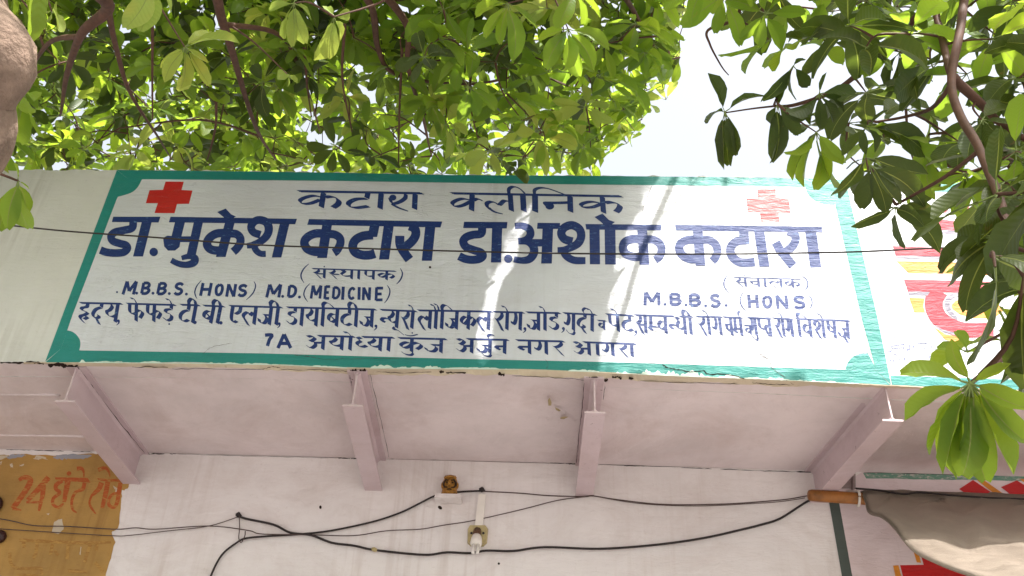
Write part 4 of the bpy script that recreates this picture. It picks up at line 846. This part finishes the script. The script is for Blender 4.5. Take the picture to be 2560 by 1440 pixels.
# ---------------------------------------------------------------- trees
def leaf_mesh(name, rows, cup, bend, wid, blunt, rib, tw=0, skew=0):
    """obovate leaf along +Y, length 1, underside -Z; rows across, folded along the midrib"""
    vs = []; fs = []; mi = []
    prof = [0.05+wid*(math.sin(math.pi*min(1, (t**(1.15 if blunt else .95))*.985))**.8)*(.62+.5*t) for t in np.linspace(0, 1, rows)]
    prof[0] = .012; prof[-1] = .05 if blunt else .006
    rw = .012
    for i, t in enumerate(np.linspace(0, 1, rows)):
        w = prof[i]; z = -bend*t*t; wr = min(rw*(1.2-t), w*.5)
        y = t - (.035 if blunt and i == rows-1 else 0)
        kx = skew*math.sin(t*2.6)*.12
        vs += [(-w+kx, t, z+cup*w-tw*w*t+.018*math.sin(t*17+skew*9)), (-wr+kx, y, z), (wr+kx, y, z), (w+kx, t, z+cup*w*.9+tw*w*t+.018*math.sin(t*14+2))]
    for i in range(rows-1):
        q = 4*i
        for k in range(3): fs.append((q+k, q+k+1, q+k+5, q+k+4)); mi.append(1 if k == 1 and rib else 0)
    me = bpy.data.meshes.new(name); me.from_pydata(vs, [], fs); me.update()
    me.polygons.foreach_set('use_smooth', [True]*len(fs)); me.polygons.foreach_set('material_index', mi)
    ul = me.uv_layers.new(name='blade'); ul.data.foreach_set('uv', [q for l in me.loops for q in vs[l.vertex_index][:2]])
    return me
LEAFV = [(6, .30, .10, .190, True), (6, .55, .22, .172, True), (6, .15, .30, .205, True), (6, .75, .12, .160, False), (6, .40, .45, .180, True), (6, .10, .18, .196, True), (6, .60, .30, .150, False)]
TWS = [(0, 0), (.5, .6), (-.5, -.7), (.2, .9), (1.0, -.4), (-.9, .5), (-.3, -1)]
LM = {}
for mk in ('leaf', 'leafdk', 'leafyg'):
    for k, v in enumerate(LEAFV):
        me = leaf_mesh('leaf_blade', 8, *v[1:], True, *TWS[k]); me.materials.append(M[mk]); me.materials.append(M['rib']); LM[(mk, k)] = me
LOW = []
for k, v in enumerate(LEAFV):
    me = leaf_mesh('lowblade', 6, *v[1:], False, *TWS[k]); LOW.append((np.array([x.co[:] for x in me.vertices]), [tuple(p.vertices) for p in me.polygons])); bpy.data.meshes.remove(me)
def leaf_matrix(base, direction, nrm, length):
    y = direction.normalized(); z = (nrm - y*nrm.dot(y))
    if z.length < 1e-4: z = y.orthogonal()
    z.normalize(); x = y.cross(z)
    return Matrix(((x.x*length, y.x*length, z.x*length, base.x), (x.y*length, y.y*length, z.y*length, base.y), (x.z*length, y.z*length, z.z*length, base.z), (0, 0, 0, 1)))
class Tree:
    def __init__(s, base, label):
        s.root = empty('broadleaf_tree', base); tag(s.root, label, 'tree', 'trees around the shop front'); s.leaves = []; s.nodes = []; s.tw = MB(); s.pet = MB(); s.hubs = []
    def limb(s, pts, r0, r1, name='branch', n=8, m='bark', sub=7, bulge=None):
        P = [Vector(p) for p in cr([tuple(q) for q in pts], sub)]; k = len(P)
        R = [r0+(r1-r0)*i/(k-1) for i in range(k)]
        if bulge:
            for i in range(k): R[i] *= 1+bulge[1]*math.exp(-((i/(k-1)-bulge[0])/bulge[2])**2)
        P = [p+Vector((math.sin(i*.55+r0*900), math.sin(i*.43+2), math.sin(i*.37+4)))*r0*.12 if 0 < i < k-1 else p for i, p in enumerate(P)]
        mb = MB(); mb.tube(P, R, n); mb.build(name, M[m], s.root, True); s.nodes += P[1:]
    def whorl(s, hub, axis, n, L, droop=.5, incl=None, mk='leaf', spread=1.0, filt=None):
        axis = axis.normalized(); a = axis.orthogonal().normalized(); b = axis.cross(a); ph = random.random()*6.28; got = 0
        for k in range(n):
            t = ph+2*math.pi*k/n+random.gauss(0, .16); inc = incl if incl is not None else random.uniform(.9, 1.5)
            d = axis*math.cos(inc)+(a*math.cos(t)+b*math.sin(t))*math.sin(inc)*spread + Vector((0, 0, -droop*random.uniform(.5, 1.3)))
            d.normalize(); l = L*random.uniform(.72, 1.12); pl_ = l*random.uniform(.14, .26)
            base = hub+d*pl_; nr = (axis*1.0 + Vector((random.gauss(0, .35), random.gauss(0, .35), .55+random.gauss(0, .25))))
            if s.leaf(base, d, nr, l, mk, filt): s.pet.tube([hub, base], [.0016, .0013], 4, False); got += 1
        if got: s.hubs.append(hub)
        return got
    def leaf(s, base, d, nr, l, mk='leaf', filt=None, k=None):
        if filt and not filt(base, d, l): return False
        s.leaves.append((base.copy(), d.normalized(), nr.copy(), l, mk, random.randrange(len(LEAFV)) if k is None else k)); return True
    def grow_twigs(s, maxd=1.4):
        N = np.array([tuple(p) for p in s.nodes]); hubs = sorted(s.hubs, key=lambda h: np.min(np.sum((N-np.array(h))**2, 1)))
        for h in hubs:
            d = np.sum((N-np.array(h))**2, 1); i = int(np.argmin(d)); q = Vector(N[i]); dist = math.sqrt(d[i])
            if .02 < dist < maxd:
                mid = (q+h)/2 + Vector(rng.normal(0, dist*.10, 3)) + Vector((0, 0, dist*.06)); r = .0028+.0042*min(1, dist)
                P = [Vector(p) for p in cr([tuple(q), tuple(mid), tuple(h)], 4)]
                s.tw.tube(P, [r*(1.25-.75*k/(len(P)-1)) for k in range(len(P))], 5, False); N = np.vstack([N, np.array([tuple(p) for p in P[4:]])])
    def finish(s, n_single=290):
        def vis(L):
            c = L[0]+L[1]*L[3]*.5; x, y, z = proj(c)
            return (L[3]/z if (z > .1 and -40 < x < 2600 and -40 < y < 1480) else 0)
        order = sorted(range(len(s.leaves)), key=lambda i: -vis(s.leaves[i])); single = set(order[:n_single])
        loc = s.root.location
        vs = {k: [] for k in ('leaf', 'leafdk', 'leafyg')}; fs = {k: [] for k in vs}; cnt = {k: 0 for k in vs}; us = {k: [] for k in vs}
        for i, (b, d, nr, l, mk, k) in enumerate(s.leaves):
            if i in single:
                o = bpy.data.objects.new('leaf', LM[(mk, k)]); COL.objects.link(o); o.parent = s.root
                Mx = leaf_matrix(b, d, nr, l); o.matrix_local = Matrix.Translation(-loc) @ Mx
            else:
                Mx = np.array(leaf_matrix(b-loc, d, nr, l)); V, Fq = LOW[k]
                W = V @ Mx[:3, :3].T + Mx[:3, 3]; vs[mk].append(W); us[mk].append(V[:, :2]); c = cnt[mk]; fs[mk] += [tuple(q+c for q in f) for f in Fq]; cnt[mk] += len(V)
        for mk in vs:
            if fs[mk]:
                me = bpy.data.meshes.new('foliage'); me.from_pydata(np.vstack(vs[mk]).tolist(), [], fs[mk]); me.update(); me.polygons.foreach_set('use_smooth', [True]*len(me.polygons))
                U = np.vstack(us[mk]); li = np.empty(len(me.loops), np.int32); me.loops.foreach_get('vertex_index', li); me.uv_layers.new(name='blade').data.foreach_set('uv', U[li].ravel())
                o = bpy.data.objects.new('foliage', me); COL.objects.link(o); me.materials.append(M[mk]); o.parent = s.root; o['kind'] = 'stuff'
        for mb, nm, mm in ((s.tw, 'twigs', 'twig'), (s.pet, 'leaf_stalks', 'petiole')):
            o = mb.build(nm, M[mm], s.root, True); o['kind'] = 'stuff'
        print('TREE leaves', len(s.leaves), 'hubs', len(s.hubs))
def inpoly(x, y, P):
    c = False; j = len(P)-1
    for i in range(len(P)):
        if (P[i][1] > y) != (P[j][1] > y) and x < (P[j][0]-P[i][0])*(y-P[i][1])/(P[j][1]-P[i][1])+P[i][0]: c = not c
        j = i
    return c
def sun_on_wall(p):
    """where the shadow of p falls on the parapet face; None when it misses"""
    t = (p.y-0.0)/SUN.y
    if t < 0: return None
    q = p - SUN*t
    return q if Z0-.05 < q.z < Z0+H+.05 else None
def uvw(x, y): p = atY(x, y, 0); return (p.x, p.z)
# sunlit field at the right of the parapet and a few chinks of light through the crown
LIT = [[uvw(1630, 430), uvw(1615, 480), uvw(1572, 620), uvw(1536, 730), uvw(1490, 850), uvw(1462, 935), uvw(3300, 1010), uvw(3300, 470)],
       [uvw(1334, 470), uvw(1358, 470), uvw(1303, 600), uvw(1243, 780), uvw(1203, 930), uvw(1162, 930), uvw(1193, 780), uvw(1263, 600)],
       [uvw(1152, 500), uvw(1160, 500), uvw(1040, 780), uvw(1030, 780)], [uvw(1344, 440), uvw(1350, 440), uvw(1322, 520), uvw(1315, 520)]]
def shade_ok(base, d, l):
    a = base+d*l*.5; a = a-SUN*((a.z-2.75)/SUN.z)
    if 1.2 < a.x < 3.2 and -1.2 < a.y < .35: return False
    for k in (.0, .35, .7, 1.0):
        q = sun_on_wall(base+d*l*k)
        if q is not None and any(inpoly(q.x, q.z, P) for P in LIT): return False
    return True
CROWN = [(-400, -260), (1800, -260), (1740, -60), (1720, 60), (1702, 130), (1690, 230), (1620, 290), (1588, 372), (1520, 392), (1498, 446), (-400, 446)]
def tree_filter(base, d, l):
    if not shade_ok(base, d, l): return False
    t = base+d*l; x, y, z = proj(t); x2, y2, z2 = proj(base)
    if z2 < .6: return False
    for (X, Yq) in ((x, y), (x2, y2)):
        if -100 < X < 2660 and Yq > -120 and not inpoly(X, Yq, CROWN) and not (Yq > 446 and base.y > .15): return False
    if base.z < Z0+H and base.y > -.1 and base.y < .2: return False
    return True
T1 = Tree((-2.0, -2.35, 0), 'large leafy tree leaning in from the left, its crown spread over the parapet')
tp = [(-2.0, -2.35, -.05), (-1.85, -2.32, 1.0)] + [tuple(atD(x, y, d)) for x, y, d in ((-560, 900, 1.75), (-330, 560, 1.78), (-175, 400, 1.8), (-88, 270, 1.82), (-62, 150, 1.85), (-88, 0, 1.95), (-90, -250, 2.3))]
T1.limb(tp, .105, .066, 'trunk', 16, 'bark', 6, bulge=(.76, .25, .045)); top = Vector(tp[-1])
def LP_(pts): return [tuple(atD(*q)) for q in pts]
for pts, r0, r1 in (([(-90, -250, 2.3), (100, -90, 2.8), (270, 10, 3.2), (200, 90, 3.4), (165, 200, 3.8), (150, 290, 4.2)], .042, .005), ([(100, -90, 2.8), (480, -90, 3.2), (560, 60, 3.5), (600, 200, 3.9), (650, 340, 4.4), (690, 400, 4.7)], .034, .004),
                    ([(480, -90, 3.2), (880, -50, 3.4), (1010, 50, 3.6), (1022, 170, 3.8), (1060, 310, 4.3), (1080, 390, 4.6)], .028, .004), ([(880, -50, 3.4), (930, 20, 3.6), (945, 120, 3.9), (1000, 190, 4.1), (1180, 210, 4.4), (1330, 180, 4.7)], .022, .006),
                    ([(270, 10, 3.2), (292, 130, 3.5), (330, 240, 3.8), (400, 350, 4.4), (430, 400, 4.7)], .016, .003), ([(880, -50, 3.4), (1250, -120, 3.4), (1500, -60, 3.6), (1600, 60, 4.0), (1620, 160, 4.4)], .026, .007), ([(560, 60, 3.5), (700, 90, 3.8), (760, 200, 4.2), (800, 330, 4.8)], .016, .005),
                    ([(-90, -250, 2.3), (300, -420, 3.2), (800, -420, 3.8), (1200, -350, 4.2)], .05, .02), ([(200, 90, 3.4), (120, 110, 3.7), (60, 200, 4.2)], .015, .006), ([(1330, 180, 4.7), (1450, 230, 5.0), (1520, 300, 5.2)], .007, .004), ([(650, 340, 4.4), (500, 300, 4.8), (300, 320, 5.2)], .009, .005)):
    T1.limb(LP_(pts), r0*.72, r1*.8, m='twig')
for x, y0, y1, d in ((1005, 120, 420, 3.9), (862, 60, 330, 3.7), (380, 20, 300, 3.6), (540, 250, 400, 4.0), (1180, 150, 360, 4.2), (760, 120, 290, 3.9)):   # straight hanging shoots
    T1.limb(LP_([(x, y0, d), (x+random.uniform(-12, 12), (y0+y1)/2, d+.12), (x+random.uniform(-25, 25), y1, d+.3)]), .007, .003, m='twig', n=6)
up = Vector((0, 0, 1))
# clusters one can pick out
def fan_leaves(T, hub, tips, dh, mk, dt=0.0, wob=.10, ks=None):
    h = atD(hub[0], hub[1], dh); T.hubs.append(h)
    for t in tips:
        tip = atD(t[0], t[1], dh+dt+random.uniform(-wob, wob)); d = tip-h; l = d.length*.86; base = h+d*.14
        v = (base-CAM).normalized(); nr = -v+Vector((random.gauss(0, .25), random.gauss(0, .25), .9+random.gauss(0, .2)))
        T.leaf(base, d, nr if random.random() < .9 else nr*-1, l, mk, None, random.choice(ks) if ks else None); T.pet.tube([h, base], [.0018, .0014], 4, False)
fan_leaves(T1, (462, 118), [(418, 205), (455, 218), (490, 228), (405, 160), (540, 210), (578, 75), (520, 62), (525, 150)], 2.9, 'leafyg')
fan_leaves(T1, (735, 8), [(670, 20), (690, 82), (722, 110), (757, 95), (790, 40), (745, -30)], 2.8, 'leafyg'); fan_leaves(T1, (835, 42), [(785, 148), (828, 146), (866, 120), (888, 40), (820, 0)], 2.9, 'leafyg')
fan_leaves(T1, (385, -45), [(388, 62), (320, 50), (440, 20)], 2.3, 'leafyg'); fan_leaves(T1, (1270, 8), [(1176, 30), (1205, 92), (1248, 110), (1282, 140), (1318, 132), (1352, 58), (1230, 10)], 2.75, 'leaf')
fan_leaves(T1, (1420, 72), [(1340, 92), (1372, 160), (1415, 188), (1448, 190), (1480, 168), (1522, 105), (1400, 110)], 2.9, 'leaf'); fan_leaves(T1, (1440, -20), [(1405, 60), (1465, 58), (1510, 40)], 2.8, 'leaf')
fan_leaves(T1, (722, 190), [(700, 170), (722, 214), (745, 190)], 3.4, 'leafyg'); fan_leaves(T1, (60, 235), [(18, 360), (52, 370), (98, 345), (82, 225), (62, 290)], 2.3, 'leaf'); fan_leaves(T1, (130, 30), [(150, 10), (125, 60), (105, 20), (158, 38)], 2.7, 'leafyg')
fan_leaves(T1, (84, -120), [(98, 118), (72, 20)], 1.9, 'leaf')
fan_leaves(T1, (45, 452), [(2, 578), (30, 560), (55, 580), (76, 468), (44, 408), (66, 540)], 2.7, 'leaf'); T1.limb(LP_([(-160, 380, 2.6), (-20, 428, 2.65), (45, 452, 2.7)]), .005, .003, m='twig', n=6)
for (hx, hy, d) in ((1668, 170, 4.0), (1650, 178, 4.1), (1590, 280, 4.4), (1612, 270, 4.4), (1470, 350, 4.6), (1490, 372, 4.7), (1560, 330, 4.6), (1640, 90, 3.7), (1610, 130, 3.8), (1560, 200, 4.0), (1530, 250, 4.2), (1510, 110, 3.6), (1590, 60, 3.5), (1440, 300, 4.4), (1400, 380, 4.8)):
    T1.whorl(atD(hx, hy, d), Vector((.25, -.35, .5)), 8, .125, .7, mk='leaf', filt=tree_filter)
# crown filling: whorls through the depth of the crown
n = 0
while n < 720:
    x = random.uniform(-380, 1780); y = random.uniform(-240, 440)
    if not inpoly(x, y, CROWN): continue
    el = math.asin(ray(x, y).normalized().z); d0 = (4.25-1.6 + .3*math.sin(x*.004))/math.sin(el)
    d = d0 + abs(random.gauss(0, 1.5)) + random.uniform(0, .5)
    if x < 1050 and 90 < y < 330 and random.random() < .45: d += .8
    hub = atD(x, y, d)
    if hub.y < .25 and hub.y > -.15 and hub.z < Z0+H+.15: continue
    if T1.whorl(hub, Vector((random.gauss(0, .5), random.gauss(-.1, .5), .8)), random.choice((6, 7, 8)), random.uniform(.095, .14), .55, mk=random.choice(('leaf', 'leaf', 'leaf', 'leafdk', 'leafyg')), filt=tree_filter): n += 1
# the part of the crown overhead that shades the left of the sign
n = 0; tries = 0
while n < 880 and tries < 60000:
    tries += 1
    wx = random.uniform(-3.4, 1.0); wz = random.uniform(Z0-.15, Z0+H+.25); t = random.uniform(1.0, 3.0)/SUN.z
    hub = Vector((wx, 0, wz)) + SUN*t
    x, y, z = proj(hub)
    if -60 < x < 2620 and y > -30 and not inpoly(x, y, CROWN): continue
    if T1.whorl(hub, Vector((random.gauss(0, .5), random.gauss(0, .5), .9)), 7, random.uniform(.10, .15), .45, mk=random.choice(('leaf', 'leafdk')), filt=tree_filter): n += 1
# unseen crown added behind and overhead to keep sky and sun off the forecourt
n = 0
while n < 500:
    hub = Vector((random.uniform(-5.5, 2.2), random.uniform(-7.5, -.9), random.uniform(4.5, 6.6)))
    x, y, z = proj(hub)
    if z > 0 and -250 < x < 2800 and y > -170: continue
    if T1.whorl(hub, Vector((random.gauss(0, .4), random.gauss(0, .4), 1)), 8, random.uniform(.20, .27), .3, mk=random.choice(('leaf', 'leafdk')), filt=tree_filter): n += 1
bs = [(1720, 380, 1.95), (1675, 470, 1.85), (1602, 640, 1.75), (1560, 770, 1.65), (1535, 860, 1.6)]
T1.limb([tuple(atY(x, y, 0)+SUN*t) for x, y, t in bs], .017, .011, m='twig')      # bough whose shadow stripes the sign
# unseen upper crown, added above the frame to shade the visible leaves
n = 0
while n < 190:
    Y = random.uniform(-1.2, 1.9); hub = Vector((random.uniform(-4.2, .9), Y, 1.6+1.36*(Y+3.1)+random.uniform(.1, 1.5)))
    x, y, z = proj(hub)
    if y > -120: continue
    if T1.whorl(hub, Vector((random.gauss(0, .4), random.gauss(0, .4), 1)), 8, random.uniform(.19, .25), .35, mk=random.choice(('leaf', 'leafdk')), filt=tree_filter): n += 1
# farther side of the crown, seen low over the parapet
n = 0
while n < 260:
    x = random.uniform(-380, 1560); y = random.uniform(120, 440)
    if not inpoly(x, y, CROWN): continue
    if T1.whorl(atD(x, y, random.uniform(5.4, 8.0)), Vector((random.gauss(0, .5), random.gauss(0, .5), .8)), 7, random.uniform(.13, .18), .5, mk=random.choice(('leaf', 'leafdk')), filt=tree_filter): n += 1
T1.grow_twigs(); T1.finish()

# right-hand tree: its trunk stands out of the picture, its boughs hang in from the right
T2 = Tree((2.6, -1.9, 0), 'darker tree whose boughs and broad leaf whorls hang in from the right edge')
t2 = [(2.6, -1.9, -.05), (2.5, -1.85, 1.2), (2.35, -1.75, 2.6), (2.1, -1.6, 3.7)]; T2.limb(t2, .12, .07, 'trunk', 12)
b0 = [t2[-1]] + LP_([(2700, -260, 3.1), (2420, -60, 2.6), (2402, 60, 2.4), (2380, 190, 2.25), (2400, 290, 2.1), (2450, 375, 1.95), (2492, 480, 1.8), (2520, 580, 1.65), (2548, 690, 1.55), (2570, 800, 1.5)])
T2.limb(b0[:3], .06, .022, m='bark', sub=6); T2.limb(b0[2:], .0105, .006, m='twig', sub=6)
for pts, r0, r1 in (([(2420, -60, 2.6), (2330, 5, 2.7), (2250, 90, 2.75), (2170, 165, 2.75), (2090, 225, 2.75), (1990, 262, 2.75), (1935, 265, 2.7)], .012, .004), ([(2330, -30, 2.65), (2345, 60, 2.6), (2375, 180, 2.3)], .010, .008), ([(1935, 265, 2.7), (1880, 272, 2.7), (1812, 282, 2.7)], .003, .002),
                    ([(2385, 195, 2.25), (2450, 260, 2.35), (2520, 320, 2.4), (2620, 380, 2.4)], .012, .006), ([(2385, 200, 2.25), (2330, 270, 2.4), (2270, 290, 2.5), (2190, 305, 2.5)], .006, .003), ([(1860, -40, 2.8), (1840, 45, 2.8), (1770, 75, 2.8), (1775, 110, 2.8), (1800, 160, 2.8), (1822, 188, 2.8)], .006, .0015), ([(2700, -260, 3.1), (2560, -80, 3.0), (2380, -100, 3.1), (2140, -120, 3.1), (1860, -40, 2.8)], .03, .006),
                    ([(2060, -60, 2.9), (2055, 40, 2.8), (2070, 110, 2.8)], .004, .0015), ([(2520, 580, 1.65), (2500, 590, 1.72), (2492, 600, 1.78)], .005, .003), ([(2570, 800, 1.5), (2500, 900, 1.42), (2426, 959, 1.34)], .006, .003), ([(2450, 375, 1.95), (2350, 450, 2.1), (2240, 512, 2.2)], .005, .003)):
    T2.limb(LP_(pts), r0, r1, m='twig', n=7)
def f2(base, d, l):
    q = sun_on_wall(base+d*l*.5)
    return True
DK = 'leafdk'
fan_leaves(T2, (1812, 280), [(1772, 184), (1905, 218), (1778, 420), (1815, 418), (1868, 378), (1840, 388), (1772, 272)], 2.65, DK)
fan_leaves(T2, (1925, 100), [(1845, 160), (1905, 130), (1800, 150), (1960, 30), (1870, 60)], 2.8, 'leaf'); fan_leaves(T2, (1983, 165), [(1925, 250), (1960, 240), (2030, 215), (2005, 140), (1905, 265)], 2.7, DK); fan_leaves(T2, (1945, 260), [(1925, 400), (1965, 405), (1910, 315), (1990, 340), (2035, 300)], 2.6, DK)
fan_leaves(T2, (2048, 235), [(1985, 315), (2020, 310), (2050, 318), (2085, 300), (2125, 270), (2130, 215), (2060, 180)], 2.6, DK); fan_leaves(T2, (2040, 330), [(1975, 445), (2000, 470), (2060, 478), (2090, 455), (1990, 410), (2110, 400)], 2.55, 'leaf'); fan_leaves(T2, (2170, 315), [(2110, 380), (2150, 300), (2260, 330), (2340, 365), (2200, 380), (2215, 270)], 2.4, DK)
fan_leaves(T2, (2165, 395), [(2080, 508), (2128, 490), (2220, 430), (2325, 420), (2165, 330), (2120, 410)], 2.3, DK); fan_leaves(T2, (2175, 412), [(2160, 525), (2205, 530), (2262, 500), (2305, 500), (2240, 440)], 2.2, DK); fan_leaves(T2, (2238, 518), [(2152, 582), (2237, 616), (2338, 603), (2340, 536), (2206, 528), (2280, 560)], 2.2, DK)
fan_leaves(T2, (2250, 130), [(2190, 200), (2230, 235), (2265, 238), (2340, 195), (2205, 125), (2300, 150)], 2.7, DK); fan_leaves(T2, (2060, 120), [(2010, 60), (2095, 140), (2110, 80), (2040, 20), (2000, 90)], 2.8, 'leaf'); fan_leaves(T2, (2135, 85), [(2180, 130), (2150, 30), (2210, 60), (2100, 160)], 2.9, 'leaf')
fan_leaves(T2, (2415, 435), [(2355, 478), (2390, 500), (2430, 535), (2460, 520), (2350, 425), (2480, 440)], 2.1, 'leaf'); fan_leaves(T2, (2455, 300), [(2500, 240), (2540, 300), (2560, 380), (2480, 390), (2420, 380), (2400, 320)], 2.3, DK)
fan_leaves(T2, (2490, 592), [(2361, 574), (2323, 625), (2348, 712), (2405, 766), (2440, 710), (2482, 470), (2552, 478), (2600, 560), (2610, 640), (2570, 730), (2500, 740), (2395, 640)], 1.75, DK)
fan_leaves(T2, (2426, 959), [(2253, 912), (2260, 1042), (2306, 1150), (2372, 1192), (2400, 1195), (2480, 1206), (2562, 1176), (2590, 1100), (2520, 900), (2380, 850), (2455, 1020), (2600, 1010), (2335, 1175), (2440, 1205), (2280, 1100)], 1.33, 'leaf', wob=.05, ks=[3, 3, 6, 1])
fan_leaves(T2, (2488, 668), [(2505, 905)], 1.25, DK); fan_leaves(T2, (2560, 690), [(2540, 985), (2640, 900)], 1.3, DK); fan_leaves(T2, (2480, 640), [(2590, 720), (2620, 660)], 1.3, DK); fan_leaves(T2, (2420, 880), [(2350, 862), (2390, 818), (2440, 870)], 1.55, 'leaf')
R2 = [(1860, -120), (1740, -30), (1800, 50), (1900, 90), (1980, 160), (2040, 300), (2110, 400), (2200, 470), (2330, 440), (2460, 470), (2480, 560), (2660, 620), (2700, -120)]
n = 0
while n < 100:
    x = random.uniform(1720, 2760); y = random.uniform(-200, 620)
    if not inpoly(x, y, R2): continue
    w = .35+.65*(x-1720)/900
    if y > 60 and random.random() > w*.62: continue
    hub = atD(x, y, random.uniform(2.3, 3.4) if y > 60 else random.uniform(2.6, 4.0))
    if T2.whorl(hub, Vector((random.gauss(-.2, .5), random.gauss(-.2, .5), .7)), random.choice((5, 6, 7)), random.uniform(.10, .14), .6, mk=random.choice((DK, DK, 'leaf')) if y > 30 else random.choice(('leaf', 'leaf', DK)), filt=shade_ok): n += 1
n = 0
while n < 22:      # leaves crowding the right edge beside the neighbour's sign
    x = random.uniform(2440, 2720); y = random.uniform(380, 900)
    if x < 2470+max(0, (y-700)*.35): continue
    if T2.whorl(atD(x, y, random.uniform(1.6, 2.2)), Vector((random.gauss(-.3, .4), random.gauss(-.3, .4), .6)), 6, random.uniform(.10, .135), .6, mk=random.choice((DK, DK, 'leaf'))): n += 1
T2.grow_twigs(); T2.finish()
